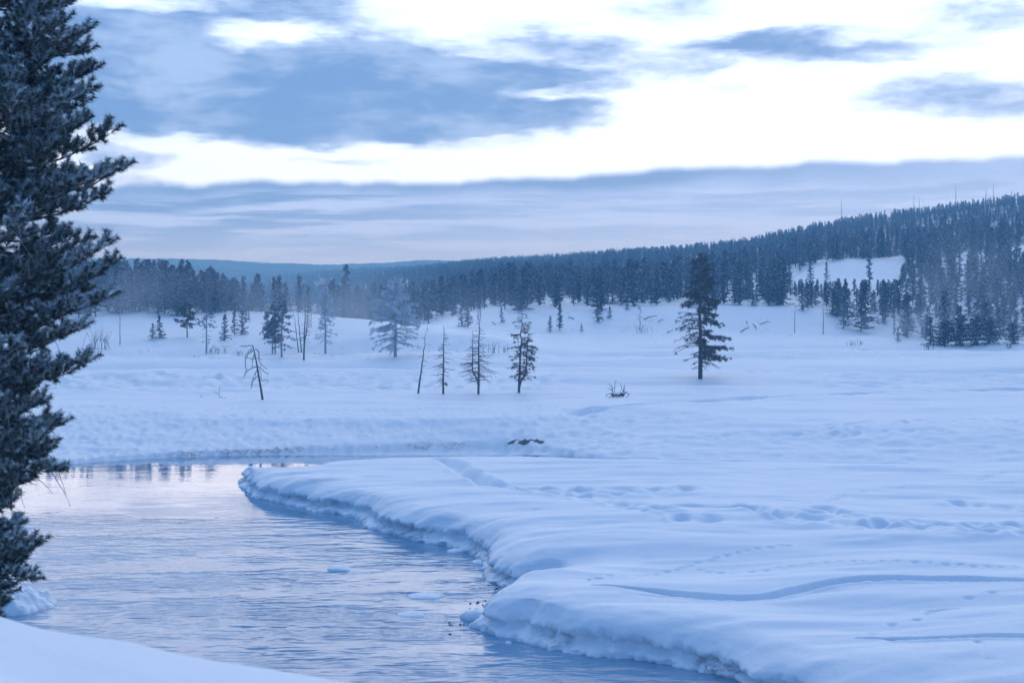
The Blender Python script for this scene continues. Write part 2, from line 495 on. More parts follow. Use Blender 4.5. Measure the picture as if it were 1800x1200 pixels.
def hills(x, y):
    y = y / 1.05; x = x / 1.05
    u = np.clip(x / np.maximum(y, 1), TU[0], TU[-1]); l = np.log(np.clip(y, 200, 11900))
    fu = (u - TU[0]) / (TU[1] - TU[0]); fl = (l - TL[0]) / (TL[1] - TL[0])
    i = np.clip(fu.astype(int), 0, len(TU) - 2); j = np.clip(fl.astype(int), 0, len(TL) - 2)
    a, c = fu - i, fl - j
    return 1.05 * (TAB[i, j] * (1 - a) * (1 - c) + TAB[i + 1, j] * a * (1 - c) + TAB[i, j + 1] * (1 - a) * c + TAB[i + 1, j + 1] * a * c)

VF_Y = [(1200, None), (737, 138), (690, 172), (665, 196), (640, 222), (615, 260), (590, 310)]
_vd = np.array([110.0] + [d for _, d in VF_Y[1:]]); _vz = np.array([0.0] + [EYE - (y - HOR) / FPX * d for y, d in VF_Y[1:]])
_vo = np.array([97.0] + [11.8 * FPX / (y - 490) for y, _ in VF_Y[1:]])
def floor_h(d):
    """level of the valley floor, rising slowly away from the river"""
    return np.where(d > 310, _vz[-1] + (d - 310) * .028, np.interp(d, _vd, _vz))
def drifts(x, y):
    w = 0.34 * fbm(x / 15, y / 8, 3, 1) + 0.26 * fbm(x / 8.5 + y * .05, y / 2.3, 3, 4)
    return w
def pen_h(x, y, s):
    """snow surface of the peninsula, s metres inside its shore"""
    z = PEN_TOP + drifts(x, y) + .45 * fbm(x / 11, y / 6.5, 2, 14) * (1 - sstep(y, 55, 90)) - 0.42 * np.exp(-np.maximum(s, 0) / 2.2) - 0.18 * np.exp(-np.maximum(s, 0) / 7)
    return z
def plain_h(x, y):
    yo = np.where(y > 310, y / 1.05, np.interp(y, np.r_[0, _vd], np.r_[0, _vo])); x = x * yo / np.maximum(y, 1); y = yo
    z = 0.9 * drifts(x, y) + 0.25 * fbm(x / 60, y / 34, 2, 9)
    # old side channels crossing the flats: a step down, then a face that looks at the camera
    for yc, wd, dp, sl, se, lo, hi in ((196, 9, .85, .03, 21, -400, 25), (186, 7, .6, -.02, 22, 40, 400), (226, 12, .8, -.02, 23, -400, 60), (246, 12, .7, .03, 24, 20, 400),
                               (163, 8, .35, .05, 25, -60, 90)):
        c = yc + sl * x + 7 * fbm(x / 45, x * 0 + se, 2, se)
        t = (y - c) / wd
        m_ = sstep(x, lo - 15, lo + 15) * (1 - sstep(x, hi - 15, hi + 15))
        z = z - m_ * 1.7 * dp * sstep(t, -1.0, -0.75) * (1 - sstep(t, -0.5, 1.0))
    rough = sstep(y, 140, 150) * (1 - sstep(y, 172, 184)) * sstep(fbm(x / 30, y / 9, 2, 31), -.12, .12)
    rough = rough + sstep(y, 205, 212) * (1 - sstep(y, 225, 240)) * .7
    z = z + rough * 0.55 * fbm(x / 2.6, y / 1.7, 3, 33)
    return z
def near_h(x, y):
    """bank the camera stands on"""
    px = 900 + FPX * x / np.maximum(y, 1.5)
    yc = np.interp(px, [-900, -200, 0, 73, 147, 202, 257, 300, 400, 500, 600, 900, 1500, 2400], [1010, 1055, 1085, 1108, 1120, 1125, 1136, 1149, 1168, 1182, 1200, 1255, 1300, 1300])
    cr = 8.6
    ang = np.tan(np.arctan((yc - 600) / FPX) + PITCH)
    zc = EYE - ang * cr
    xr = x
    # level top rolling gently down to the crest, steep drop behind it
    z = zc + 0.150 * np.maximum(cr - y, 0) - 0.035 * np.exp(-((y - 6.3) / 0.9) ** 2 - ((x + 2.5) / 1.0) ** 2) * 3
    z = z - np.where(y > cr, 0.25 * (y - cr) + 0.26 * np.maximum(y - cr - 0.6, 0), 0)
    return z + 0.05 * fbm(x / 1.6, y / 1.6, 2, 51) * sstep(y, 9, 14) + .02 * fbm(x / 2.5, y / 2.5, 2, 53)

def ground_h(x, y, detail=True):
    """height of the snow, forest floor mask and bare earth mask"""
    z = plain_h(x, y)
    H = np.where(y > 205, hills(x, y), 0)
    fade = 1 - sstep(H, 1, 4) * 0.6
    H = H + 3.2 * sstep(y, 470, 900) * sstep(H, 3, 9)
    z = z * fade + H + floor_h(y) + np.where(y > 300, 1.4 * fbm(x / 42, y / 42, 3, 61) * sstep(y, 330, 460), 0)
    earth = np.zeros_like(z)
    m = y < 175
    if m.any():
        xs, ys = x[m], y[m]
        s = sdist(xs, ys, PEN, True)
        f = sdist(xs, ys, FARL, False)
        yl = np.interp(xs, FARL[:, 0], FARL[:, 1])
        f = np.where(ys > yl, f, -f)
        # far bank: trampled slope up to the plain
        wid = np.clip(139.5 - yl, 8, 24) * np.interp(xs, [-60, 0, 20, 40], [1, 1, .9, .7])
        t = np.clip(f / wid, 0, 1)
        zf = WATER + (z[m] - WATER) * (0.16 * sstep(f, 0, .6) + 0.84 * t ** .9)
        lump = 0.20 * fbm(xs / 1.5, ys / 1.2, 3, 71) * sstep(f, .2, 2) * (1 - sstep(f, wid * .85, wid * 1.2))
        zf = np.where(f > 0, zf + lump, WATER - 0.15 - 0.3 * sstep(-f, 0, 2))
        zp = np.where(s > 0, pen_h(xs, ys, s), WATER - 0.7)
        edge_ = sstep(s, -0.05, 0.9)
        zp = (WATER - 0.7) * (1 - edge_) + zp * edge_
        # the modelled bank strip lies over the outer metres of the peninsula
        zp = zp - (.09 * (1 - sstep(s, 2.9, 3.9)) + .6 * (1 - sstep(s, .9, 2.2))) * (s > 0) * strip_mask(xs, ys)
        z[m] = np.maximum(zf, zp)
        earth[m] = sstep(f, 0.0, .1) * (1 - sstep(f, .5, 1.1)) * (0.08 + 0.5 * sstep(fbm(xs / 5, ys / 50, 2, 77), .10, .22)) * (xs < 4)
        near = near_h(xs, ys)
        z[m] = np.where(ys < 33, np.maximum(np.maximum(near, WATER - .7), z[m] * (s > 0) + (WATER - .7) * (s <= 0)), z[m])
    return z, earth
i0 = np.argmin(np.hypot(SHORE[:, 0] - on_plane(485, 812, PEN_TOP - .2)[0], SHORE[:, 1] - on_plane(485, 812, PEN_TOP - .2)[1]))
i1 = len(SHORE) - 1
STRIP = SHORE[i0:i1 + 1]
def strip_mask(x, y):
    d = sdist(x, y, STRIP, False)
    e0 = np.hypot(x - STRIP[0, 0], y - STRIP[0, 1]); e1 = np.hypot(x - STRIP[-1, 0], y - STRIP[-1, 1])
    return (d < 4.05) * sstep(e0, .5, 2.0) * sstep(e1, 1.0, 5.0)

# ---- main snow sheet: rows get coarser with distance
def row_list():
    r = [30.0]
    while r[-1] < 3700:
        d = r[-1]
        stp = d * d / (13.0 * 1422) * 0.62
        if d < 45: stp = 0.5
        elif d > 300: stp = d * 0.0062
        if d > 1500: stp = d * 0.02
        r.append(d + max(stp, .06))
    return np.array(r)
ROWS = row_list()
UC = np.linspace(-0.60, 0.60, 810)
GX = UC[None, :] * (ROWS[:, None] + 6); GY = np.broadcast_to(ROWS[:, None], GX.shape).copy()
sh = GX.shape
GZ, GE = ground_h(GX.ravel().copy(), GY.ravel().copy())
GZ = GZ.reshape(sh); GE = GE.reshape(sh)

def stamp(x, y, a, s, sy=None, rim=0.25):
    sy = sy or s
    R = 2.6 * max(s, sy)
    i0_, i1_ = np.searchsorted(ROWS, [y - R, y + R]); i0_ = max(i0_ - 1, 0); i1_ += 1
    d = ROWS[min(i0_, len(ROWS) - 1)] + 6
    du = UC[1] - UC[0]
    j0_ = int(((x - R) / d - UC[0]) / du) - 1; j1_ = int(((x + R) / d - UC[0]) / du) + 2
    j0_ = max(j0_, 0); j1_ = min(j1_, len(UC))
    if i1_ <= i0_ or j1_ <= j0_: return
    sl = np.s_[i0_:i1_, j0_:j1_]
    q = ((GX[sl] - x) / s) ** 2 + ((GY[sl] - y) / sy) ** 2
    GZ[sl] -= a * np.exp(-q) - a * rim * np.exp(-(np.sqrt(q) - 1.7) ** 2 * 4)

def on_floor(px, py):
    z = -.15
    for _ in range(25): x, y = on_plane(px, py, z); z = .6 * z + .4 * (float(floor_h(y)) + (.2 if y < 108 else 0))
    return x, y
def path(pts):
    P = np.array([on_floor(a, b_) for a, b_ in pts]); P = chaikin(P, 2)
    L = np.r_[0, np.cumsum(np.hypot(*np.diff(P, axis=0).T))]
    return P, L
def along(P, L, s): return np.interp(s, L, P[:, 0]), np.interp(s, L, P[:, 1])
def trench(pts, depth, w, step=None):
    P, L = path(pts); s = 0
    while s < L[-1]:
        x, y = along(P, L, s)
        k = min(1, s / 1.5, (L[-1] - s) / 1.5 + .2)
        m_ = 1 + .7 * float(fbm(np.array([s / 2.5]), np.array([w * 7]), 2, 93)[0])
        stamp(x + rng.normal(0, .02), y + rng.normal(0, .02), depth * k * m_ * rng.uniform(.85, 1.15) * .30, w * rng.uniform(.9, 1.1), w * rng.uniform(.9, 1.1), .10)
        s += w * .32
def prints(pts, depth, w, stride, side):
    P, L = path(pts); s = 0; q = 1
    while s < L[-1]:
        x, y = along(P, L, s)
        stamp(x + rng.normal(0, .05), y + q * side + rng.normal(0, .05), depth * rng.uniform(.7, 1.2), w * rng.uniform(.8, 1.3), w * rng.uniform(.8, 1.2), .2)
        q = -q; s += stride * rng.uniform(.8, 1.2)
def trampled(pts, width, dens, depth=.2, w=.42):
    P, L = path(pts); n = int(L[-1] * dens)
    for k in range(n):
        s = rng.uniform(0, L[-1]); x, y = along(P, L, s)
        stamp(x, y + rng.normal(0, width), depth * .55 * rng.uniform(.4, 1.3), w * rng.uniform(.7, 1.4), w * rng.uniform(.8, 1.7), .25)
trench([(960, 1022), (1100, 1028), (1250, 1035), (1340, 1037), (1420, 1028), (1500, 1020), (1650, 1025), (1830, 1034)], .42, .24)
trench([(1010, 1110), (1060, 1104), (1130, 1098), (1250, 1094), (1400, 1098), (1550, 1108), (1830, 1118)], .38, .22)
prints([(1030, 1006), (1140, 990), (1240, 970), (1330, 962), (1400, 960)], .10, .15, .55, .05)
prints([(1230, 982), (1300, 990), (1400, 984), (1500, 987), (1700, 998), (1830, 995)], .10, .15, .6, .06)
trench([(765, 801), (800, 812), (825, 828), (865, 850), (900, 856)], .40, .6)
trench([(810, 820), (830, 835), (860, 848), (920, 858), (1000, 862)], .35, .6)
trampled([(880, 853), (1000, 868), (1100, 890), (1200, 912)], .9, 4.2, .24)
trampled([(940, 855), (1060, 866), (1140, 866), (1220, 861)], .7, 3.6, .24)
trench([(1170, 893), (1250, 899), (1335, 902)], .34, .45)
trampled([(1160, 915), (1230, 921), (1275, 920)], .35, 3.0, .22)
trampled([(1310, 905), (1380, 915), (1450, 922), (1560, 936), (1650, 941), (1830, 946)], 1.25, 7.5, .30, .46)
trampled([(1440, 908), (1560, 925), (1700, 932), (1830, 935)], .6, 3.0, .24, .4)
trampled([(1680, 886), (1740, 893), (1830, 898)], .8, 5.0, .22, .4)
prints([(1400, 900), (1480, 871), (1520, 864)], .12, .2, .7, .1)
prints([(1600, 858), (1690, 851), (1760, 833), (1830, 820)], .12, .2, .7, .1)
prints([(1090, 898), (1180, 910)], .1, .2, .6, .1)
prints([(800, 915), (860, 905), (950, 895)], .12, .3, .6, .2)
prints([(1620, 1125), (1640, 1150), (1630, 1180), (1645, 1215)], .12, .14, .5, .1)
prints([(1500, 1100), (1560, 1085), (1620, 1075), (1700, 1055), (1750, 1045)], .12, .16, 1.1, .15)
prints([(1640, 1065), (1660, 1063)], .14, .2, .5, .1); prints([(1440, 1130), (1465, 1126)], .12, .18, .4, .1)
prints([(1720, 1125), (1735, 1160), (1728, 1200)], .12, .14, .5, .1)
prints([(1480, 1152), (1520, 1145)], .12, .16, .5, .1); prints([(1030, 1080), (1055, 1068)], .1, .16, .5, .1)
trench([(1000, 726), (1100, 715), (1250, 705), (1400, 697), (1600, 690), (1830, 685)], .5, .7)
trampled([(870, 737), (1000, 728), (1100, 731), (1175, 729)], 1.3, 4.5, .24, .45)
trampled([(860, 750), (980, 746), (1110, 744)], 3.0, 8.0, .22, .5)
trampled([(1000, 762), (1180, 755), (1400, 755), (1470, 750)], .8, 2.6, .2, .42)
trampled([(1450, 747), (1600, 739), (1830, 743)], 1.2, 6.0, .26, .45)
trampled([(1450, 754), (1600, 752), (1830, 755)], .8, 4.5, .22, .45)
trampled([(1080, 772), (1200, 786), (1350, 796), (1500, 800), (1830, 800)], 2.0, 2.2, .16, .8)
trampled([(1310, 655), (1450, 656), (1600, 655)], .8, 1.6, .4, .9)
for k in range(2800):     # churned slope of the far bank
    px = rng.uniform(-60, 1060); py = rng.uniform(738, 800)
    x, y = on_plane(px, py, -.5)
    stamp(x, y, rng.uniform(.04, .13), rng.uniform(.14, .42), rng.uniform(.25, .6), .5)
for k in range(420):      # churned flats farther off
    px = rng.uniform(0, 1000); py = rng.uniform(655, 686)
    x, y = on_floor(px, py)
    stamp(x, y, rng.uniform(.10, .30), rng.uniform(.6, 1.4), rng.uniform(.6, 1.2), .5)

# tree cover, in photograph columns and rows of the ground (clearings stay white)
def in_poly(x, y, P):
    ins = np.zeros(np.shape(x), bool); n = len(P)
    for i in range(n):
        (ax, ay), (bx, by) = P[i], P[(i + 1) % n]
        if ay == by: continue
        ins ^= ((ay > y) != (by > y)) & (x < (bx - ax) * (y - ay) / (by - ay) + ax)
    return ins
CLEAR = [[(1385, 508), (1400, 486), (1425, 470), (1490, 456), (1600, 462), (1596, 478), (1570, 492), (1545, 512), (1500, 516), (1470, 508), (1430, 512)],
         [(1300, 500), (1318, 488), (1334, 500), (1332, 520), (1305, 520)],
         [(1688, 460), (1700, 448), (1708, 452), (1708, 500), (1694, 488)],
         [(1776, 452), (1782, 432), (1850, 428), (1850, 490), (1800, 482)],
         [(228, 600), (232, 562), (248, 545), (262, 560), (262, 600)]]
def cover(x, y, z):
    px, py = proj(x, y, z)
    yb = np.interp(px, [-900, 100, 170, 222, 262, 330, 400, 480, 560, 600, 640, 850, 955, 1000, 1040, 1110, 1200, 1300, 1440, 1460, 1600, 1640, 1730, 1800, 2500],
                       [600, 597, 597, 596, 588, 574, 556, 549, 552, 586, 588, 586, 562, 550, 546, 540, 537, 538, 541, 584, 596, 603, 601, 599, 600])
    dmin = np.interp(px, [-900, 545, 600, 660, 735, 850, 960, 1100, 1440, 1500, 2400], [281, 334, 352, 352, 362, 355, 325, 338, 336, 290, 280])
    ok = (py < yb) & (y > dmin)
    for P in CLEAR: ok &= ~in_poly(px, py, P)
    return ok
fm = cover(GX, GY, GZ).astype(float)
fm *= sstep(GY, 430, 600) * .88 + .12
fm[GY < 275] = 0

nr, nc = sh
I, J = np.meshgrid(np.arange(nr - 1), np.arange(nc - 1), indexing='ij')
Q = np.stack([I * nc + J, I * nc + J + 1, (I + 1) * nc + J + 1, (I + 1) * nc + J], -1).reshape(-1, 4)
me = mesh_np('snow_ground', np.stack([GX, GY, GZ], -1).reshape(-1, 3), [Q], {'forest': fm.ravel(), 'earth': GE.ravel()}, True)
tag(obj('snow_ground', me, M['snow']), kind='structure')

# ---- bank the photographer stands on
gx, gy = np.meshgrid(np.linspace(-26, 26, 201), np.r_[np.linspace(-8, 2, 20), np.linspace(2.1, 12, 110), np.linspace(12.2, 33, 50)])
gz = near_h(gx.ravel(), gy.ravel()).reshape(gx.shape)
gz = np.maximum(gz, WATER - .6 - .05 * (gy > 25))
I, J = np.meshgrid(np.arange(gx.shape[0] - 1), np.arange(gx.shape[1] - 1), indexing='ij'); w_ = gx.shape[1]
Q = np.stack([I * w_ + J, I * w_ + J + 1, (I + 1) * w_ + J + 1, (I + 1) * w_ + J], -1).reshape(-1, 4)
tag(obj('snow_hillside', mesh_np('snow_hillside', np.stack([gx, gy, gz + .004], -1).reshape(-1, 3), [Q], {'forest': gx.ravel() * 0, 'earth': gx.ravel() * 0}, True), M['snow']), kind='structure')

# ---- peninsula bank: rounded snow lip, undercut face, icy toe
def bank_strip():
    L = np.r_[0, np.cumsum(np.hypot(*np.diff(STRIP, axis=0).T))]
    s = np.arange(0, L[-1], 0.07)
    cx, cy = np.interp(s, L, STRIP[:, 0]), np.interp(s, L, STRIP[:, 1])
    k = np.ones(9) / 9
    cx[4:-4] = np.convolve(cx, k, 'valid'); cy[4:-4] = np.convolve(cy, k, 'valid')
    tx, ty = np.gradient(cx), np.gradient(cy)
    kk = np.exp(-np.linspace(-2, 2, 61) ** 2); kk /= kk.sum()
    tx = np.convolve(np.pad(tx, 30, 'edge'), kk, 'valid'); ty = np.convolve(np.pad(ty, 30, 'edge'), kk, 'valid')
    ln = np.hypot(tx, ty); nx, ny = -ty / ln, tx / ln
    # inland normal: check sign
    if sdist(np.array([cx[len(s) // 2] + nx[len(s) // 2]]), np.array([cy[len(s) // 2] + ny[len(s) // 2]]), PEN, True)[0] < 0: nx, ny = -nx, -ny
    K = 64; t = np.linspace(0, 1, K)
    # profile knots: t, inland offset, height fraction (1 = snow surface there, 0 = water)
    kt = [0, .28, .42, .52, .61, .68, .74, .79, .85, .90, .95, 1.0]
    ko = [3.98, 2.3, 1.45, .92, .50, .20, .10, .30, .14, -.16, -.26, -.22]
    kz = [1, 1, .97, .90, .78, .62, .46, .34, .22, .14, .04, -.12]
    O = np.interp(t, kt, ko); Z = np.interp(t, kt, kz)
    g = np.exp(-np.linspace(-2, 2, 5) ** 2); g /= g.sum()
    O[2:-2] = np.convolve(O, g, 'valid'); Z[2:-2] = np.convolve(Z, g, 'valid')
    S, T = np.meshgrid(s, t, indexing='ij')
    O = np.broadcast_to(O, S.shape).copy(); Z = np.broadcast_to(Z, S.shape).copy()
    face = sstep(T, .42, .66)
    # bulges along the shore, ragged lower face, small ice lumps at the toe
    big = fbm(S / 3.4, T * 0.7, 3, 81); mid = fbm(S / .85, T * 3.0, 3, 83); small = fbm(S / .26, T * 9, 3, 85)
    low = sstep(T, .66, .76)
    O = O + face * (0.85 * big + 0.34 * mid) * (1 - .3 * low) + low * (.24 * small + .24 * fbm(S / .5, T * 6, 2, 97))
    Z = Z + face * (1 - sstep(T, .93, 1)) * (.10 * mid + .05 * small * low)
    und = sstep(fbm(S / 4.5, S * 0 + 3.3, 2, 87), .02, .2)
    O = O + und * .75 * np.exp(-((T - .775) / .055) ** 2)
    os_ = np.linspace(.3, 4.0, 14)
    sdv = np.array([sdist(cx + nx * o, cy + ny * o, PEN, True) for o in os_])
    okv = np.cumprod(sdv >= os_[:, None] * .80, axis=0)
    om = np.clip(okv.sum(0) / 14 * 3.7 + .3, .6, 4.0)
    om = np.array([om[max(0, i - 9):i + 10].min() for i in range(len(om))]); om = np.convolve(np.pad(om, 7, 'edge'), np.ones(15) / 15, 'valid')
    O = np.where(O > .3, .3 + (O - .3) * ((om[:, None] - .3) / 3.7), O)
    X = cx[:, None] + nx[:, None] * O; Y = cy[:, None] + ny[:, None] * O
    # keep the inner part on the true snow surface
    sd = sdist(X.ravel(), Y.ravel(), PEN, True).reshape(X.shape)
    surf = pen_h(X, Y, np.maximum(sd, 0.0))
    Zw = WATER + (surf - WATER) * Z
    Zw = Zw + 0.004
    # soft slump terraces in the snow behind the lip
    Zw += .10 * fbm(S / 2.2, T * 4, 2, 89) * sstep(T, .26, .42) * (1 - sstep(T, .5, .7))
    e = low * (1 - sstep(T, .93, .96)) * (0.05 + .95 * sstep(fbm(S / 3.0, T, 2, 91), .0, .2)) * sstep(np.abs(S - 14), 0, 3)
    n1, n2 = X.shape
    I, J = np.meshgrid(np.arange(n1 - 1), np.arange(n2 - 1), indexing='ij')
    Q = np.stack([I * n2 + J, I * n2 + J + 1, (I + 1) * n2 + J + 1, (I + 1) * n2 + J], -1).reshape(-1, 4)
    return mesh_np('snow_bank', np.stack([X, Y, Zw], -1).reshape(-1, 3), [Q], {'earth': e.ravel()}, True)
tag(obj('snow_bank', bank_strip(), M['bank']), kind='structure')

# ---- river
me = mesh_np('river', [(-95, 24, WATER), (140, 24, WATER), (140, 125, WATER), (-95, 125, WATER)], [[(0, 1, 2, 3)]])
tag(obj('river', me, M['water']), kind='structure')

# ---- wooded ridges on the horizon
def ridge(name, d, prof, depth, seed):
    pxs = np.linspace(-2600, 3600, 1100)
    top = np.interp(pxs, *zip(*prof))
    x0 = (pxs - 900) / FPX * d
    ztop = EYE + (HOR - top) / FPX * d; lo = 10 + .02 * d
    rough = d / FPX
    ztop = ztop + rough * (1.3 * fbm(pxs / 5, pxs * 0, 3, seed) + 2.0 * fbm(pxs / 60, pxs * 0, 2, seed + 1)) * 1.2
    rowsn = 26; V = []
    for r in range(rowsn):
        t = r / (rowsn - 1)
        if r <= 20:
            q = r / 20; z = lo + (ztop - lo) * (q ** .8); yy = d - depth * (1 - q)
        else:
            q = (r - 20) / 5; z = ztop - (ztop - lo) * q; yy = d + depth * .8 * q
        z = z + (0 if r in (0, 25) else 1) * rough * .9 * fbm(x0 / (rough * 5), x0 * 0 + r * .9, 2, seed + 3)
        V.append(np.stack([x0 * (yy / d), np.full_like(x0, yy), z], -1))
    V = np.array(V); n1, n2 = V.shape[:2]
    I, J = np.meshgrid(np.arange(n1 - 1), np.arange(n2 - 1), indexing='ij')
    Q = np.stack([I * n2 + J, I * n2 + J + 1, (I + 1) * n2 + J + 1, (I + 1) * n2 + J], -1).reshape(-1, 4)
    tag(obj(name, mesh_np(name, V.reshape(-1, 3), [Q], None, True), M['far_forest']), kind='structure')
ridge('distant_hill', 2950, [(-2600, 440), (-900, 446), (0, 452), (200, 454), (350, 456), (489, 462), (560, 465), (640, 464), (700, 459), (770, 457), (830, 459), (1000, 465), (1500, 455), (3600, 440)], 600, 201)
ridge('wooded_hill', 2350, [(-2600, 430), (-900, 445), (0, 454), (205, 459), (294, 464), (378, 470), (480, 479), (600, 492), (800, 505), (3600, 500)], 350, 211)

# ------------------------------------------------------------------ conifers of the forest
def frame(d):
    d = d / (np.linalg.norm(d) + 1e-9)
    r = np.array([0, 0, 1.]) if abs(d[2]) < .9 else np.array([1., 0, 0])
    a = np.cross(d, r); a /= np.linalg.norm(a); return d, a, np.cross(d, a)

def conifer(seed, h, R, clear, nb, kind, g):
    """one forest conifer: trunk, needle crown, snow lying on its branches"""
    tr, cr, sn = MB(), MB(), MB()
    bend = g.normal(0, .012 * h, 2)
    zz = np.linspace(-.4, h * .97, 7); tt = np.clip(zz / h, 0, 1)
    P = np.stack([bend[0] * tt ** 2, bend[1] * tt ** 2, zz], -1)
    tr.tube(P, .012 * h * (1.15 - tt) + (.05 if kind == 'dead' else .012), 5)
    for i in range(nb):
        t = clear + (1 - clear) * ((i + g.uniform(0, 1)) / nb) ** .92
        prof = (1 - t) ** .72 if kind != 'narrow' else (1 - t) ** .5
        if kind == 'round': prof = math.sin(min(1, (1 - t) / (1 - clear) * .82 + .1) * PI * .62) * .95
        if kind == 'bush': prof = math.sqrt(max(1 - t ** 2.2, .02))
        L = R * max(prof, .06) * g.uniform(.55, 1.18)
        az_ = g.uniform(0, 2 * PI); dr = g.uniform(-.35, .12) - .15 * (1 - t)
        o = np.array([bend[0] * t * t, bend[1] * t * t, t * h])
        d = np.array([math.cos(az_), math.sin(az_), dr])
        n = max(3, int(L / .24))
        for k in range(n):
            q = (k + g.uniform(.2, 1)) / n
            c = o + d * L * q + np.array([0, 0, .22 * L * q * q])
            ln = g.uniform(.30, .58) * (1.1 - .3 * q) * (h / 10) ** .5
            m = 5 if kind != 'dead' else 2
            dirs = np.array([math.cos(az_), math.sin(az_), .15]) * .8 + g.normal(0, .55, (m, 3))
            dirs /= np.linalg.norm(dirs, axis=1)[:, None]
            sd2 = np.cross(dirs, g.normal(0, 1, (m, 3))); sd2 /= np.linalg.norm(sd2, axis=1)[:, None] + 1e-9
            wd = ln * .30
            T = np.stack([c - sd2 * wd, c + sd2 * wd, c + dirs * ln], 1)
            f = np.clip(g.uniform(-.4, .55, m), 0, 1) * .8
            cr.tris(T, f)
            if g.uniform() < .56 and q > .2:
                rr = g.uniform(.12, .28) * (h / 10) ** .5
                th = np.arange(6) / 6 * 2 * PI + g.uniform(0, 1)
                tx = np.array([math.cos(az_), math.sin(az_), dr + .35]); ty = np.array([-math.sin(az_), math.cos(az_), 0])
                rad = rr * g.uniform(.6, 1.2, 6)
                ring = c + np.array([0, 0, .03]) + rad[:, None] * (np.cos(th)[:, None] * tx * 1.5 + np.sin(th)[:, None] * ty * .8)
                V = np.vstack([ring, c + np.array([0, 0, rr * .55])])
                sn.add(V, None, [[a, (a + 1) % 6, 6] for a in range(6)])
    return tr.mesh('trunk', True), cr.mesh('crown'), sn.mesh('snow_load', True)

PROTO = []
SPECS = [(9.5, 1.75, .06, 62, 'cone'), (11.5, 1.45, .08, 70, 'narrow'), (8.0, 1.9, .03, 62, 'cone'), (12.5, 1.7, .12, 70, 'round'),
         (10.5, 1.25, .10, 58, 'narrow'), (6.0, 1.6, .02, 52, 'cone'), (11.0, 2.0, .07, 72, 'round'), (10.0, .9, .45, 26, 'dead'), (5.0, 2.3, .0, 90, 'bush')]
for i, (h, R, clr, nb, kd) in enumerate(SPECS):
    g = np.random.default_rng(100 + i)
    t_, c_, s_ = conifer(i, h, R, clr, nb, kd, g)
    for me_, mt in ((t_, M['dead'] if kd == 'dead' else M['bark']), (c_, M['needle']), (s_, M['clump'])): me_.materials.append(mt)
    PROTO.append((h, t_, c_, s_))

def plant(i, x, y, z, sc, rz, label, group, name='conifer_tree', cat='tree', sxy=1.0, snow=True):
    h, t_, c_, s_ = PROTO[i]
    e = empty(name, (x, y, z - .05), rz); e.scale = (sc * sxy, sc * sxy, sc)
    tag(e, label, cat, group)
    obj('trunk', t_, None, e); obj('crown', c_, None, e)
    if snow: obj('snow_load', s_, None, e)['kind'] = 'stuff'
    return e

def gz_at(x, y):
    z, _ = ground_h(np.atleast_1d(np.asarray(x, float)).copy(), np.atleast_1d(np.asarray(y, float)).copy())
    return z
# candidate places over the wooded ground
cand = []
g = np.random.default_rng(77)
for d0, d1, dens, umax in ((275, 357, .040, .47), (357, 483, .036, .47), (483, 735, .033, .46), (735, 1155, .026, .46), (1155, 2000, .0150, .46)):
    area = umax * (d1 * d1 - d0 * d0)
    n = int(area * dens)
    d = np.sqrt(g.uniform(d0 * d0, d1 * d1, n)); u = g.uniform(-umax, umax, n)
    cand.append(np.stack([u * d, d], -1))
cand = np.vstack(cand)
cz = gz_at(cand[:, 0], cand[:, 1])
ok = cover(cand[:, 0], cand[:, 1], cz)
ok &= (proj(cand[:, 0], cand[:, 1], cz)[0] > 1440) | (cand[:, 1] > 483) | (g.uniform(0, 1, len(cand)) < .88)
cand, cz = cand[ok], cz[ok]
dist = cand[:, 1]
cpx, cpy = proj(cand[:, 0], cand[:, 1], cz)
# left out where the ground falls away behind the near knolls and nothing would show
vis = ~((cpx > -100) & (cpx < 1000) & (cpy > 540) & (dist > 520))
cand, cz, dist, cpx, cpy = cand[vis], cz[vis], dist[vis], cpx[vis], cpy[vis]
SKY = ([-900, 200, 419, 489, 544, 600, 625, 775, 820, 875, 920, 960, 987, 1033, 1113, 1167, 1273, 1327, 1400, 1483, 1537, 1590, 1643, 1697, 1800, 2500],
       [475, 478, 489, 478, 474, 468, 467, 461, 457, 449, 445, 444, 437, 433, 433, 424, 423, 416, 404, 381, 375, 367, 360, 351, 339, 290])
# heights: held to the skyline of the photograph where they stand before it
hmax = np.interp(cpx, *SKY)
hs = (3.2 + 7.8 * g.uniform(0, 1, len(cand)) ** 1.3) * (1 - .36 * sstep(dist, 430, 620))
hs = np.where((cpx < 600) & (dist < 420), g.uniform(7.5, 12.5, len(cand)), hs)
lim = cz + hs
zsky = EYE + (HOR - hmax) / FPX * dist
far_left = (cpx < 640) & (dist < 450)
over = (lim > zsky + .010 * dist * .4) & ~far_left
hs = np.where(over, np.maximum(zsky - cz + g.uniform(-1.5, 1.0, len(cand)) * dist / 600, 2.5), hs)
kn = (cpx > 390) & (cpx < 660) & (dist < 520)
hs = np.where(kn, np.clip(EYE + (HOR - g.uniform(480, 520, len(cand))) / FPX * dist - cz, 2.2, hs), hs)
low_ = (cpx > 1380) & (cpx < 1600) & (cpy > 503) & (dist < 520)
hs = np.where(low_, np.clip((cpy - 490) / FPX * dist * g.uniform(.75, 1.05, len(cand)), 2.2, hs), hs)
pid = np.where(g.uniform(0, 1, len(cand)) < .05, 7, g.integers(0, 7, len(cand))); rzs = g.uniform(0, 2 * PI, len(cand))
pid = np.where((dist < 340) & (cpx > 900) & (g.uniform(0, 1, len(cand)) < .5), g.choice([0, 2, 5], len(cand)), pid)
infr = (cpx > -40) & (cpx < 1840)
order = np.argsort(np.where(infr, dist - hs * 12, 1e9))
single = order[:285]
smask = np.zeros(len(cand), bool); smask[single] = True
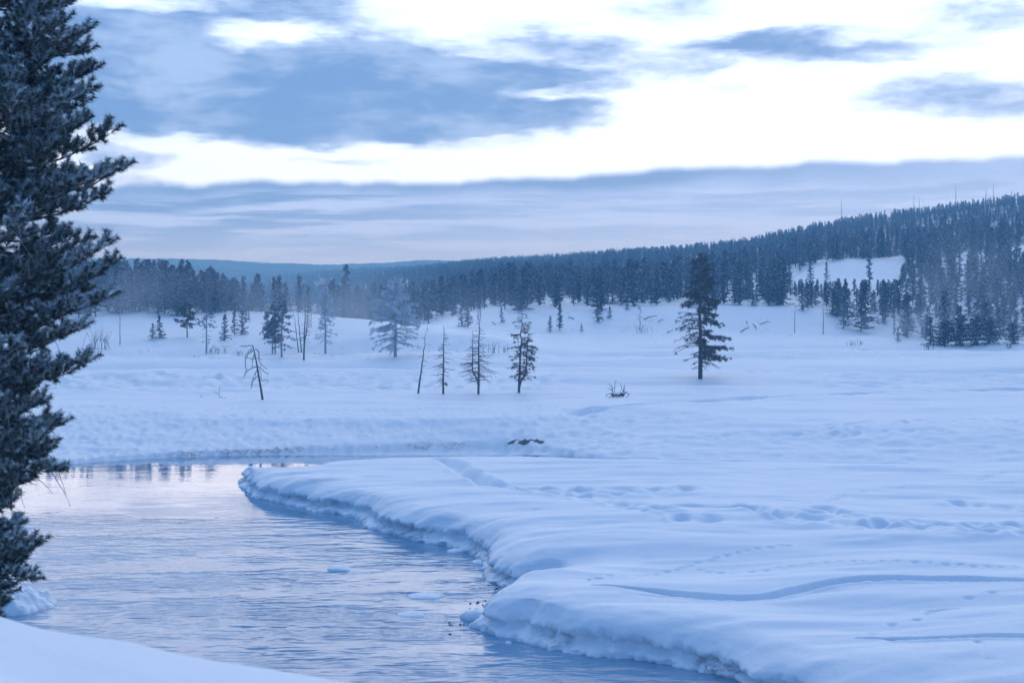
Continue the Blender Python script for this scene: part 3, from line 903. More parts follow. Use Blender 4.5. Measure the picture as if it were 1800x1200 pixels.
SHAPE = ['broad cone-shaped', 'slim spire-like', 'squat full-skirted', 'tall round-topped', 'very narrow', 'short bushy', 'wide round-crowned', 'nearly bare grey']
GROUPS = [(-99, 170, '%s frosty conifer of the left grove right behind the big pine', 'conifers behind the big pine'),
          (170, 262, '%s frosty conifer of the left grove beside the white gap', 'conifers of the left grove'),
          (262, 400, '%s dark conifer on the knoll above the small firs at left', 'conifers above the small firs'),
          (400, 600, '%s dark conifer on the knoll behind the misty clump', 'conifers on the left knoll'),
          (600, 760, '%s hazy conifer in the wood behind the rimed pine', 'conifers behind the rimed pine'),
          (760, 955, '%s hazy conifer in the wood above the row of snags', 'conifers above the snags'),
          (955, 1180, '%s snowy conifer along the snow bench left of the lone pine', 'conifers on the left of the bench'),
          (1180, 1290, '%s snowy conifer on the bench straight behind the lone pine', 'conifers behind the lone pine'),
          (1290, 1460, '%s snowy conifer between the lone pine and the hillside clearing', 'conifers on the right of the bench'),
          (1460, 1600, '%s snow-laden conifer on the slope below the white clearing', 'conifers below the clearing'),
          (1600, 1740, '%s snow-laden conifer on the slope above the dark thicket', 'conifers above the thicket'),
          (1740, 9999, '%s snow-laden conifer at the right edge of the hillside', 'conifers at the right edge')]
for i in single:
    for a, b_, lab, grp in GROUPS:
        if a <= cpx[i] < b_:
            k = int(pid[i]); plant(k, cand[i, 0], cand[i, 1], cz[i], hs[i] / PROTO[k][0], rzs[i], lab % SHAPE[k], grp, sxy=float(g.uniform(1.0, 1.4)))
            break

# the rest of the wood reads as one mass
pc = bpy.data.collections.new('forest_stock')
for i, (h, t_, c_, s_) in enumerate(PROTO):
    nv = [len(x.vertices) for x in (t_, c_, s_)]
    Vs, Fs, at, mi = [], [], [], []
    off = 0; F3, F4, m3, m4 = [], [], [], []
    for k, x in enumerate((t_, c_, s_)):
        co = np.empty(len(x.vertices) * 3, np.float32); x.vertices.foreach_get('co', co); Vs.append(co.reshape(-1, 3))
        a_ = np.empty(len(x.vertices), np.float32); x.attributes['frost'].data.foreach_get('value', a_); at.append(a_)
        for p_ in x.polygons:
            idx = [v + off for v in p_.vertices]
            (F3 if len(idx) == 3 else F4).append(idx); (m3 if len(idx) == 3 else m4).append(k)
        off += len(x.vertices)
    me = mesh_np('forest_conifer', np.vstack(Vs), [np.array(F3), np.array(F4)] if F4 else [np.array(F3)], {'frost': np.concatenate(at)})
    for mt in (M['dead'] if SPECS[i][4] == 'dead' else M['bark'], M['needle'], M['clump']): me.materials.append(mt)
    me.polygons.foreach_set('material_index', np.array(m3 + m4, np.int32))
    o = bpy.data.objects.new('forest_conifer_%d' % i, me); pc.objects.link(o)
rest = np.where(~smask)[0]
me = bpy.data.meshes.new('forest')
me.vertices.add(len(rest)); me.vertices.foreach_set('co', np.stack([cand[rest, 0], cand[rest, 1], cz[rest] - .1], -1).astype(np.float32).ravel())
for nm, vals in (('rz', rzs[rest]), ('sc', np.array([hs[i] / PROTO[pid[i]][0] for i in rest]))):
    a_ = me.attributes.new(nm, 'FLOAT', 'POINT'); a_.data.foreach_set('value', vals.astype(np.float32))
a_ = me.attributes.new('pid', 'INT', 'POINT'); a_.data.foreach_set('value', pid[rest].astype(np.int32))
fo = obj('forest', me); tag(fo, 'snow-dusted conifer forest covering the hillsides', 'forest', kind='stuff')
ng = bpy.data.node_groups.new('forest_scatter', 'GeometryNodeTree')
ng.interface.new_socket('Geometry', in_out='INPUT', socket_type='NodeSocketGeometry')
ng.interface.new_socket('Geometry', in_out='OUTPUT', socket_type='NodeSocketGeometry')
gi, go = ng.nodes.new('NodeGroupInput'), ng.nodes.new('NodeGroupOutput')
ip = ng.nodes.new('GeometryNodeInstanceOnPoints'); ci = ng.nodes.new('GeometryNodeCollectionInfo')
ci.inputs['Collection'].default_value = pc; ci.inputs['Separate Children'].default_value = True; ci.inputs['Reset Children'].default_value = True
def named(n_, ty):
    x = ng.nodes.new('GeometryNodeInputNamedAttribute'); x.data_type = ty; x.inputs['Name'].default_value = n_
    return x.outputs[0]
cx_ = ng.nodes.new('ShaderNodeCombineXYZ'); ng.links.new(named('rz', 'FLOAT'), cx_.inputs[2])
ng.links.new(gi.outputs[0], ip.inputs['Points']); ng.links.new(ci.outputs[0], ip.inputs['Instance'])
ip.inputs['Pick Instance'].default_value = True
ng.links.new(named('pid', 'INT'), ip.inputs['Instance Index'])
sx_ = ng.nodes.new('ShaderNodeCombineXYZ'); wd_ = ng.nodes.new('ShaderNodeMath'); wd_.operation = 'MULTIPLY'; wd_.inputs[1].default_value = 1.3
sc_o = named('sc', 'FLOAT'); ng.links.new(sc_o, wd_.inputs[0])
ng.links.new(wd_.outputs[0], sx_.inputs[0]); ng.links.new(wd_.outputs[0], sx_.inputs[1]); ng.links.new(sc_o, sx_.inputs[2])
ng.links.new(cx_.outputs[0], ip.inputs['Rotation']); ng.links.new(sx_.outputs[0], ip.inputs['Scale'])
ng.links.new(ip.outputs[0], go.inputs[0])
fo.modifiers.new('forest_scatter', 'NODES').node_group = ng
print('TREES', len(cand), 'single', len(single))
#@@OBJECTS@@
# ------------------------------------------------------------------ pine at the left edge, close to the camera
def hero_pine():
    g = np.random.default_rng(42)
    D = 22.0; tx, ty = -8.55, D
    base = float(near_h(np.array([tx]), np.array([ty]))[0])
    root = empty('pine_tree', (tx, ty, base))
    tag(root, 'big frosted pine cut off by the left edge, overhanging the river', 'tree')
    tr, br, nd, sn = MB(), MB(), MB(), MB()
    top = 25.0 - base
    zz = np.linspace(-.6, top, 14); tt = np.clip(zz / top, 0, 1)
    tr.tube(np.stack([.25 * np.sin(tt * 3), .2 * tt, zz], -1), .27 * (1.05 - tt) + .02, 10)
    def zpx(y): return EYE - math.tan(math.atan((y - 600) / FPX) + PITCH) * D - base
    def xpx(x): return (x - 900) / FPX * D - tx
    envy = [-420, -250, -100, 0, 100, 200, 300, 400, 500, 560, 620, 680, 750, 830, 865, 900, 960, 1040, 1100, 1200]
    envx = [-40, 60, 140, 150, 162, 168, 172, 158, 172, 140, 124, 84, 94, 86, 34, 22, 46, 28, 0, -40]
    def shoot(p, d, L, r, frost):
        d, a, b_ = frame(d)
        n = int(36 + 330 * L)
        s = g.uniform(0, 1, n) ** .85; th = g.uniform(0, 2 * PI, n)
        rad = np.cos(th)[:, None] * a + np.sin(th)[:, None] * b_
        pos = p + d * (s * L)[:, None]
        dr = d * g.uniform(.45, .95, n)[:, None] + rad
        dr /= np.linalg.norm(dr, axis=1)[:, None]
        ln = r * g.uniform(.8, 1.25, n)
        sd = np.cross(dr, g.normal(0, 1, (n, 3))); sd /= np.linalg.norm(sd, axis=1)[:, None] + 1e-9
        T = np.stack([pos - sd * .0066, pos + sd * .0066, pos + dr * ln[:, None]], 1)
        f = np.clip(dr[:, 2] * 1.1 - .02 + g.normal(0, .22, n), 0, 1) * frost
        A = np.stack([f * .7, f * .7, np.minimum(f * 1.25 + .20 * frost, 1)], 1).ravel()
        nd.add(T.reshape(-1, 3), None, np.arange(3 * n).reshape(-1, 3), A)
        if g.uniform() < .20:
            c = p + d * L * g.uniform(.3, .8) + np.array([0, 0, r * .45]); rr = r * g.uniform(.35, .7)
            th = np.arange(7) / 7 * 2 * PI; rad_ = rr * g.uniform(.6, 1.3, 7)
            ring = c + rad_[:, None] * (np.cos(th)[:, None] * d * 1.5 + np.sin(th)[:, None] * a)
            low = ring.mean(0) - np.array([0, 0, rr * .4])
            sn.add(np.vstack([ring, [c + np.array([0, 0, rr * .6])], [low]]), None, [[q, (q + 1) % 7, 7] for q in range(7)] + [[(q + 1) % 7, q, 8] for q in range(7)])
    def twig(p, d, L, depth_frost, r0):
        n = 4; P = [p]; dd = np.array(d, float)
        for k in range(n):
            dd = dd + np.array([0, 0, .22]) + g.normal(0, .07, 3); dd /= np.linalg.norm(dd)
            P.append(P[-1] + dd * L / n)
        P = np.array(P); br.tube(P, np.linspace(r0, r0 * .5, n + 1), 4)
        shoot(P[-2], P[-1] - P[-2] + dd * .02, g.uniform(.14, .26), g.uniform(.075, .105), depth_frost)
        for k in range(max(2, int(L / .10))):
            q = g.uniform(.25, 1); c = P[0] * (1 - q) + P[-1] * q
            i = min(int(q * n), n - 1); c = P[i] + (P[i + 1] - P[i]) * (q * n - i)
            d2 = dd * .7 + g.normal(0, .55, 3) + np.array([0, 0, .12])
            shoot(c, d2, g.uniform(.08, .20), g.uniform(.065, .095), depth_frost)
    def branch(z0, az_, L, rise, dens=1.0, tipz=None, sag=None):
        o = np.array([.25 * math.sin(z0 / top * 3), .2 * z0 / top, z0])
        h = np.array([math.cos(az_), math.sin(az_), 0])
        e = o + h * L + np.array([0, 0, rise if tipz is None else tipz - z0])
        sg = sag if sag is not None else g.uniform(.08, .22) * L
        n = 9; q = np.linspace(0, 1, n)
        P = o + (e - o) * q[:, None] - np.array([0, 0, 1.]) * (sg * np.sin(q * PI) * (1.1 - q * .4))[:, None] + g.normal(0, .012, (n, 3)) * q[:, None] * L
        br.tube(P, np.linspace(.012 + .012 * L, .006, n), 5)
        side = np.array([-h[1], h[0], 0]); fr = g.uniform(.35, 1.25)
        nt_ = int(L * 7.5 * dens) + 2
        for k in range(nt_):
            u = .22 + .78 * ((k + g.uniform(0, 1)) / nt_)
            i = min(int(u * (n - 1)), n - 2); c = P[i] + (P[i + 1] - P[i]) * (u * (n - 1) - i)
            t = P[i + 1] - P[i]; t /= np.linalg.norm(t)
            sgn = 1 if k % 2 else -1
            d = t * g.uniform(.5, 1.0) + side * sgn * g.uniform(.3, .9) + np.array([0, 0, g.uniform(-.25, .35)])
            twig(c, d / np.linalg.norm(d), (.16 + .34 * (1 - u)) * g.uniform(.7, 1.2) * min(1, .55 + L * .25), fr, .006)
        d = P[-1] - P[-2] + np.array([0, 0, .05]); shoot(P[-1], d, .24, .095, fr)
        shoot(P[-2], d + g.normal(0, .03, 3), .22, .09, fr)
    # limbs that stand out against sky, snow and water
    for px, py, rise, ph in ((205, 235, .35, 0), (216, 290, .40, .1), (196, 318, .25, -.3), (178, 345, .2, .1), (200, 434, .45, -.1), (199, 470, .30, .1), (208, 524, .12, -.15),
                             (168, 640, -.25, 0), (140, 655, -.2, -.2), (112, 748, .15, .1), (110, 828, -.35, 0), (95, 770, .1, -.3), (80, 962, .05, .1), (72, 1018, -.35, -.1), (48, 985, 0, .2), (28, 1042, -.4, 0), (40, 930, .1, 0),
                             (162, 60, .3, 0), (165, 118, .3, .1), (168, 165, .25, -.1), (45, 700, .1, .2), (60, 850, 0, .1)):
        L = xpx(px) / math.cos(ph) - .34; z1 = zpx(py)
        branch(z1 - rise - .05 * L, ph, L, 0, 1.0, z1, .12 * L)
    z = zpx(1080)
    while z < zpx(-90):
        yy = HOR + (EYE - base - z) / D * FPX
        r = xpx(np.interp(yy, envy, envx))
        az_ = g.choice([g.uniform(-1.5, .9), g.uniform(-1.5, .9), g.uniform(0, 2 * PI)])
        branch(z, az_, r * g.uniform(.70, 1.0) - .24, g.uniform(-.1, .35), .95)
        z += g.uniform(.035, .085)
    z = zpx(-90)
    while z < top - .3:
        r = 2.1 * ((top - z) / (top - zpx(-90))) ** .7 + .2
        branch(z, g.uniform(0, 2 * PI), r * g.uniform(.7, 1.0), g.uniform(0, .4), .55); z += .16
    for k in range(60):
        y0 = g.uniform(150, 900); r = xpx(np.interp(y0, envy, envx)) * g.uniform(.45, .95); a_ = g.uniform(-1.4, .5)
        p = np.array([math.cos(a_) * r, math.sin(a_) * r, zpx(y0)]); d = np.array([math.cos(a_) * .6, math.sin(a_) * .6 - .4, g.uniform(-.6, .2)]); P = [p]
        for q in range(7): d = d + np.array([0, 0, -.16]) + g.normal(0, .14, 3); d /= np.linalg.norm(d); P.append(P[-1] + d * g.uniform(.06, .13))
        br.tube(P, np.linspace(.009, .003, 8), 4, .25)
    obj('trunk', tr.mesh('trunk', True), M['bark'], root); obj('limbs', br.mesh('limbs', True), M['twig'], root)
    c = obj('crown', nd.mesh('crown'), M['needle_hero'], root)
    s_ = obj('snow_load', sn.mesh('snow_load', True), M['clump'], root); s_['kind'] = 'stuff'
    print('HERO tris', len(c.data.polygons))
hero_pine()

# ------------------------------------------------------------------ open-grown pines on the flats
def base_at(px, py, z=0.0):
    """where the sight line through a photograph point meets the ground"""
    a, b_, c = ray(px, py)
    for lo, hi, n in ((60, 1300, 1600), (0, 0, 40)):
        d = np.geomspace(lo, hi, n) if lo else np.linspace(d0_, d1_, n)
        gh = gz_at(a / b_ * d, d); hit = np.where(gh > EYE + c / b_ * d)[0]
        i = hit[0] if len(hit) else n - 1
        d0_, d1_ = d[max(i - 1, 0)], d[i]
    return float(a / b_ * d1_), float(d1_), float(gz_at(a / b_ * d1_, d1_)[0])

def open_pine(name, label, px, py, top_py, seed, prof, fol, nb, cat='tree', mats=('bark', 'needle_dry'), tuft=.30, twn=5, tr_r=.02, lean=0.0, frost=.2, stems=((0, 0, 1.0),), z=0.0, group=None):
    """prof(t) reach in metres at height fraction t; fol(t, cos az) needle density 0..1"""
    g = np.random.default_rng(seed)
    x, y, z0 = base_at(px, py, z)
    h = (py - top_py) / FPX * y
    root = empty(name, (x, y, z0)); tag(root, label, cat, group)
    tr, li, cr = MB(), MB(), MB()
    for sx, st0, sh in stems:
        H = h * sh
        zz = np.linspace(-.3, H, 12); tt = np.clip(zz / H, 0, 1)
        ox = lambda q: lean * H * q + sx * np.clip((q - st0) / .15, 0, 1)
        wob = g.normal(0, .006 * H, (12, 2)) * tt[:, None]
        P = np.stack([ox(tt) + wob[:, 0], wob[:, 1], zz], -1)
        tr.tube(P, np.maximum(tr_r * H * (1 - tt) ** .8, .018), 7)
        for i in range(int(nb * sh)):
            t = (i + g.uniform(0, 1)) / (nb * sh)
            if t < st0: continue
            L = prof(t) * g.uniform(.55, 1.15)
            if L < .08: continue
            az_ = g.uniform(0, 2 * PI); ca = math.cos(az_)
            o = np.array([np.interp(t, tt, P[:, 0]), np.interp(t, tt, P[:, 1]), t * H])
            hd = np.array([ca, math.sin(az_), 0])
            droop = g.uniform(.25, .75) * (1 - t) ** .6
            q = np.linspace(0, 1, 6)
            B = o + hd * (L * q)[:, None] + np.array([0, 0, 1.]) * (L * (.18 * q - droop * q ** 1.7 + .10 * q ** 4))[:, None] + g.normal(0, .03, (6, 3)) * q[:, None] * L
            li.tube(B, np.linspace(.022 + .012 * L, .014, 6), 4)
            f = fol(t, ca)
            side = np.array([-hd[1], hd[0], 0])
            for k in range(int(twn * L) + 1):
                u = g.uniform(.25, 1); j = min(int(u * 5), 4); c = B[j] + (B[j + 1] - B[j]) * (u * 5 - j)
                d = hd * g.uniform(.2, 1) + side * g.normal(0, .8) + np.array([0, 0, g.uniform(-.9, .15)])
                d /= np.linalg.norm(d); tl = g.uniform(.25, .7) * min(1.0, .4 + .3 * L)
                W = np.array([c, c + d * tl * .5, c + d * tl + np.array([0, 0, -.08 * tl])])
                li.tube(W, [.014, .011, .008], 3)
                if g.uniform() < f:
                    for e in range(3):
                        cc = W[0] + (W[2] - W[0]) * g.uniform(.3, 1.0)
                        m = 9
                        dirs = d * .5 + g.normal(0, .7, (m, 3)); dirs /= np.linalg.norm(dirs, axis=1)[:, None]
                        s2 = np.cross(dirs, g.normal(0, 1, (m, 3))); s2 /= np.linalg.norm(s2, axis=1)[:, None]
                        ln = tuft * g.uniform(.6, 1.2, m)
                        T = np.stack([cc - s2 * (ln * .075)[:, None], cc + s2 * (ln * .075)[:, None], cc + dirs * ln[:, None]], 1)
                        cr.tris(T, np.clip(dirs[:, 2] * .5 + g.normal(.1, .3, m), 0, 1) * frost)
    obj('trunk', tr.mesh('trunk', True), M[mats[0]], root)
    obj('limbs', li.mesh('limbs'), M[mats[0] if mats[0] != 'bark' else 'twig'], root)
    if cr.n: obj('crown', cr.mesh('crown'), M[mats[1]], root)
    return root

itp = lambda xs, ys: (lambda t: float(np.interp(t, xs, ys)))
open_pine('pine_tree', 'tall lone pine with bare lower left limbs standing on the open flats', 1231, 665, 446, 301,
          itp([.05, .12, .2, .35, .5, .62, .75, .9, 1], [0, 2.6, 4.3, 4.2, 3.9, 2.9, 2.1, 1.5, .3]),
          lambda t, c: (.85 if t > .58 else .95 if c > .05 and t > .15 else .10 if t > .35 else .05), 130, twn=6.0, tuft=.40, tr_r=.019, frost=.30)
open_pine('pine_tree', 'pale rime-covered pine with broad crown fading into the steam', 695, 626, 488, 302,
          itp([.06, .14, .22, .4, .6, .8, .92, 1], [0, 3.6, 4.8, 4.4, 4.0, 2.5, 1.4, .3]),
          lambda t, c: .95 if t > .36 else .22, 135, mats=('rime_haze_wood', 'needle_rime'), twn=5.5, tuft=.36, tr_r=.022, frost=.5)
open_pine('pine_tree', 'twin-stemmed ragged pine, right end of the row of snags', 912, 690, 545, 303,
          itp([.12, .2, .3, .6, .85, 1], [0, 1.3, 1.5, 1.6, .9, .3]), lambda t, c: .20 if t < .72 else .10, 85, mats=('dead', 'needle_dry'), twn=7, tuft=.26, tr_r=.017, lean=.045, stems=((0, 0, 1.0), (.75, .12, .86)))
# row of dead snags
open_pine('dead_snag', 'bare leaning pole, left end of the row of snags', 735, 691, 571, 304,
          itp([.0, .15, .2, .5, .7, .9, 1], [0, .2, .9, .7, .5, .4, .1]), lambda t, c: 0, 13, 'snag', ('dead', 'needle_dry'), twn=.8, tr_r=.0155, lean=.135)
open_pine('dead_snag', 'straight bare snag with a brushy tuft low on its trunk', 779, 692, 572, 305,
          itp([.1, .16, .22, .3, .5, .8, .9, 1], [0, 1.2, 1.1, 1.6, 1.2, .6, .15, .05]), lambda t, c: .5 if t < .26 and c > 0 else 0, 70, 'snag', ('dead', 'needle_dry'), twn=1.6, tr_r=.017, lean=.01)
open_pine('dead_snag', 'forked bare snag with drooping limbs beside the twin-stemmed pine', 841, 692, 538, 306,
          itp([.1, .15, .25, .5, .7, .78, 1], [0, 1.5, 2.3, 1.5, .7, .3, .05]), lambda t, c: 0, 95, 'snag', ('dead', 'needle_dry'), twn=2.2, tr_r=.0145, lean=.01, stems=((0, 0, 1.0), (-.75, .20, .73)))
# hazy trees at the left foot of the hump
R1 = itp([.1, .18, .3, .45, .7, 1], [0, 2.2, 2.9, 2.2, 1.5, .2])
open_pine('pine_tree', 'thin rime-grey pine nearest the smooth hump, skirted with bare limbs', 572, 620, 503, 311, itp([.1, .15, .25, .38, .6, .85, 1], [0, 2.0, 2.4, 1.5, 1.9, 1.2, .2]),
          lambda t, c: .12 if t < .38 else .9, 74, mats=('rime_haze_wood', 'needle_rime'), twn=5, tuft=.34, frost=.3, tr_r=.017)
open_pine('pine_tree', 'hazy bushy pine with thick lower skirt, second of the misty clump', 495, 626, 516, 312, R1, lambda t, c: .35 if t < .4 else .9, 74, mats=('rime_haze_wood', 'needle_pale'), twn=5.5, tuft=.34, frost=.6, tr_r=.018)
open_pine('pine_tree', 'hazy twin-trunked pine at the left of the misty clump', 479, 621, 530, 313, itp([.2, .3, .45, .7, 1], [0, 1.9, 1.9, 1.4, .2]), lambda t, c: .85, 56, mats=('rime_haze_wood', 'needle_pale'), twn=5.5, tuft=.34, frost=.5, tr_r=.016, stems=((0, 0, 1), (.5, -.2, .95)))
open_pine('dead_snag', 'tall bare pole nearest the camera in the misty clump', 534, 633, 520, 314, itp([.1, .2, .3, .6, 1], [0, .5, 1.3, .8, .1]), lambda t, c: 0, 34, 'snag', ('dead', 'needle_dry'), twn=1.5, tr_r=.016, lean=.03, stems=((0, 0, 1), (.35, .3, .97)))
open_pine('dead_snag', 'slim bare pole leaning left behind the misty clump', 530, 619, 535, 315, itp([.3, .5, 1], [0, .3, .1]), lambda t, c: 0, 9, 'snag', ('dead', 'needle_dry'), twn=.8, tr_r=.014, lean=-.09)
open_pine('dead_snag', 'short bare pole leaning left against the misty clump', 525, 619, 545, 316, itp([.3, .5, 1], [0, .3, .1]), lambda t, c: 0, 8, 'snag', ('dead', 'needle_dry'), twn=.8, tr_r=.014, lean=-.12)
open_pine('dead_snag', 'pair of slender trunks on the crest right of the misty clump', 543, 575, 520, 317, itp([.3, .5, 1], [0, .5, .2]), lambda t, c: .2, 14, 'snag', ('dead', 'needle_dry'), twn=1.5, tr_r=.016, stems=((0, 0, 1), (.45, -.2, .93)), z=3)
open_pine('pine_tree', 'slender thin-limbed pine with frosted brush at its foot', 363, 621, 510, 318, itp([.08, .15, .35, .5, .8, 1], [0, .8, 1.0, 1.6, 1.1, .2]), lambda t, c: .08 if t < .42 else .8, 64, mats=('rime_haze_wood', 'needle_pale'), twn=4.5, tuft=.32, frost=.6, tr_r=.015)
open_pine('pine_tree', 'dark flat-topped pine with bare trunk left of the three small firs', 329, 592, 532, 319, itp([.2, .35, .5, .8, 1], [0, 1.2, 2.3, 1.8, .5]), lambda t, c: .9 if t > .3 else .2, 48, mats=('bark', 'needle_dry'), twn=6, tuft=.4, frost=.25, tr_r=.02, z=1)
open_pine('dead_snag', 'thin grey pole before the left grove', 211, 606, 530, 320, itp([.3, .5, 1], [0, .4, .1]), lambda t, c: 0, 16, 'snag', ('dead', 'needle_dry'), twn=1, tr_r=.011, z=1)
open_pine('dead_snag', 'bare pole on the bench slope under a small tuft of needles', 1125, 580, 538, 321, itp([.2, .4, .7, 1], [0, .6, .9, .4]), lambda t, c: .8 if t > .8 else 0, 22, 'snag', ('dead', 'needle_dry'), twn=2.5, tr_r=.019, z=2)
open_pine('dead_snag', 'bare pole at the foot of the bank, left of two', 1397, 585, 535, 322, itp([.2, .5, .9, 1], [0, .3, .6, .3]), lambda t, c: .6 if t > .85 else 0, 18, 'snag', ('dead', 'needle_dry'), twn=2, tr_r=.017, z=.5)
open_pine('dead_snag', 'bare pole at the foot of the bank, right of two', 1447, 587, 520, 323, itp([.2, .5, .9, 1], [0, .3, .6, .3]), lambda t, c: .6 if t > .72 else 0, 22, 'snag', ('dead', 'needle_dry'), twn=2, tr_r=.013, z=.5)
open_pine('dead_snag', 'tall dead spike rising above the hazy wood behind the hump', 845, 560, 500, 324, itp([.2, .5, 1], [0, .3, .2]), lambda t, c: 0, 12, 'snag', ('dead', 'needle_dry'), twn=1, tr_r=.012, stems=((0, 0, 1), (-.7, -.2, .7)), z=3)
open_pine('pine_tree', 'tallest dark spire of the hazy wood behind the hump', 608, 556, 464, 325, itp([.05, .1, .4, .8, .93, 1], [0, 2.8, 2.7, 1.3, 1.0, .4]), lambda t, c: 1, 105, twn=6, tuft=.5, frost=.1, tr_r=.02, z=0)

# skyline snags on the right-hand ridge
for k, (px, ty_, lab) in enumerate(((1479, 350, 'leftmost dead spike on the right skyline'), (1606, 341, 'dead spike with ragged limbs mid right skyline'), (1616, 348, 'short dead spike beside the ragged one on the skyline'),
                          (1680, 322, 'tallest dead spike on the right skyline'), (1733, 331, 'short dead spike between two tall ones on the skyline'), (1746, 323, 'second tallest dead spike on the right skyline'), (1778, 333, 'rightmost short dead spike on the skyline'))):
    sky = float(np.interp(px, *SKY)); d = 930
    x, y, _z = at_depth(px, sky, d); z = float(gz_at(x, y)[0])
    ztop = at_depth(px, ty_, d)[2]
    g = np.random.default_rng(700 + k); root = empty('dead_snag', (float(x), float(y), z)); tag(root, lab, 'snag', 'dead spikes on the right skyline')
    tr, li = MB(), MB(); H = ztop - z
    tr.tube([(0, 0, -.5), (.1, 0, H * .5), (.15 * g.normal(), 0, H)], [.20, .15, .07], 6)
    for q in range(14):
        t = g.uniform(.45, .98); a_ = g.uniform(0, 2 * PI); L = g.uniform(.4, 1.1) * (1.1 - t) * 2
        li.tube([(0, 0, t * H), (math.cos(a_) * L, math.sin(a_) * L, t * H - .2 * L)], [.05, .03], 4)
    obj('trunk', tr.mesh('trunk', True), M['dead'], root); obj('limbs', li.mesh('limbs'), M['dead'], root)

# ------------------------------------------------------------------ small firs that stand alone
def fir(i, px, py, hpx, label, wide=1.0, z=0.0, group=None, snow=True):
    x, y, z0 = base_at(px, py, z); h = hpx / FPX * y
    return plant(i, x, y, z0, h / PROTO[i][0], px * .7, label, group, 'small_fir', 'fir', wide, snow)
fir(2, 395, 598, 46, 'foremost of three small dark firs on the left snow slope', 1.15, 1)
fir(0, 412, 588, 42, 'middle one of three small dark firs on the left snow slope', 1.2, 2)
fir(2, 426, 588, 44, 'rightmost of three small dark firs on the left snow slope', 1.3, 2)
fir(5, 268, 596, 28, 'low bushy fir beside the white gap, left of a pair', 1.4, 1)
fir(2, 281, 594, 40, 'taller fir beside the white gap, right of a pair', 1.3, 1)
fir(5, 437, 562, 16, 'tiny fir on the crest right of the three small firs', 1.2, 3)
fir(2, 470, 596, 50, 'dark fir half hidden behind the twin-trunked hazy pine', 1.2, 1)
fir(5, 432, 566, 26, 'little fir on the shoulder behind the three small firs', 1.2, 3)
fir(2, 811, 574, 34, 'rounded dark fir just behind the right shoulder of the hump', 1.5, 2)
fir(6, 822, 575, 48, 'taller bushy pine just behind the right shoulder of the hump', 1.2, 2)
fir(2, 882, 567, 28, 'single small fir on the white slope above the snags', 1.1, 2)
fir(0, 967, 583, 28, 'small dark fir at the foot of the slope, left of a pair', 1.3, 1)
fir(1, 984, 580, 48, 'taller hazy fir at the foot of the slope, right of a pair', 1.2, 1)
fir(2, 1051, 565, 42, 'plump fir standing forward on the bench slope', 1.2, 2)
fir(5, 1072, 560, 22, 'little fir right of the plump fir on the bench slope', 1.2, 2)
fir(5, 1022, 582, 14, 'tiny frosted fir at the foot of the bench slope', 1.2, 1)
fir(5, 1102, 545, 18, 'tiny fir at the bench edge left of the bare pole', 1.2, 3)
fir(2, 1323, 538, 42, 'dark fir on the bench edge right of the lone pine', 1.1, 4)
fir(2, 1410, 545, 50, 'dark fir right on the bench edge under the clearing', 1.2, 4)
fir(0, 1453, 492, 32, 'lone fir in the white clearing on the right hillside', 1.1, 9)
fir(4, 1528, 500, 60, 'tall slim fir dividing the white clearing on the right hillside', 1.1, 9)
fir(0, 1425, 500, 46, 'ragged fir at the left end of the white clearing', 1.1, 9)
fir(5, 1578, 601, 26, 'little bare-stemmed fir standing out on the flats at right', .9, .3)
fir(2, 1636, 606, 50, 'broad snowy fir at the left of the dark thicket', 1.9, .3)
fir(8, 1660, 607, 44, 'wide dark bush left of the thicket centre', 1.25, .3, snow=False)
fir(8, 1688, 607, 52, 'darkest broad bush wrapped in steam at the thicket centre', 1.3, .3, snow=False)
fir(8, 1715, 606, 50, 'round dark bush right of the thicket centre', 1.2, .3, snow=False)
fir(8, 1740, 603, 46, 'steam-veiled squat bush at the right of the dark thicket', 1.1, .3)
fir(8, 1781, 603, 38, 'isolated squat bush by the right edge of the flats', 1.05, .3)

# ------------------------------------------------------------------ traced deadwood
def traced(name, label, cat, px, py, ox, oy, sc, lines, mat, z=0.0, spread=.5, seed=1, body=None, main='trunk'):
    """branch lines read off an enlarged view (offset ox, oy, scale sc), set at their real distance and given depth"""
    g = np.random.default_rng(seed)
    x, y, z0 = base_at(px, py, z); k = y / FPX
    root = empty(name, (x, y, z0)); tag(root, label, cat)
    mb = MB(); tk = MB()
    for n, (pts, r0, r1) in enumerate(lines):
        P = np.array([((ox + a / sc - px) * k, 0, (py - (oy + b_ / sc)) * k) for a, b_ in pts])
        q = np.linspace(0, 1, len(P)); dep = 0 if n == 0 else g.uniform(-1, 1) * spread
        P[:, 1] += dep * q
        # resample smoothly
        P2 = np.stack([np.interp(np.linspace(0, 1, 3 * len(P)), q, P[:, c]) for c in range(3)], -1)
        if len(P) > 2: P2[1:-1] = (P2[:-2] + P2[1:-1] * 2 + P2[2:]) / 4
        (tk if n == 0 else mb).tube(P2, np.linspace(r0, r1, len(P2)), 7 if n == 0 else 5)
        if n and len(P) > 2:
            for s in range(len(P) * 2):
                c = P2[g.integers(2, len(P2))]; d = g.normal(0, 1, 3) * [1, .8, 1]; d /= np.linalg.norm(d)
                L = g.uniform(.08, .3); mb.tube([c, c + d * L], [r1, r1 * .5], 3)
    obj(main, tk.mesh(main, True), mat, root); obj('limbs', mb.mesh('limbs', True), mat, root)
    return root
r_ = .022
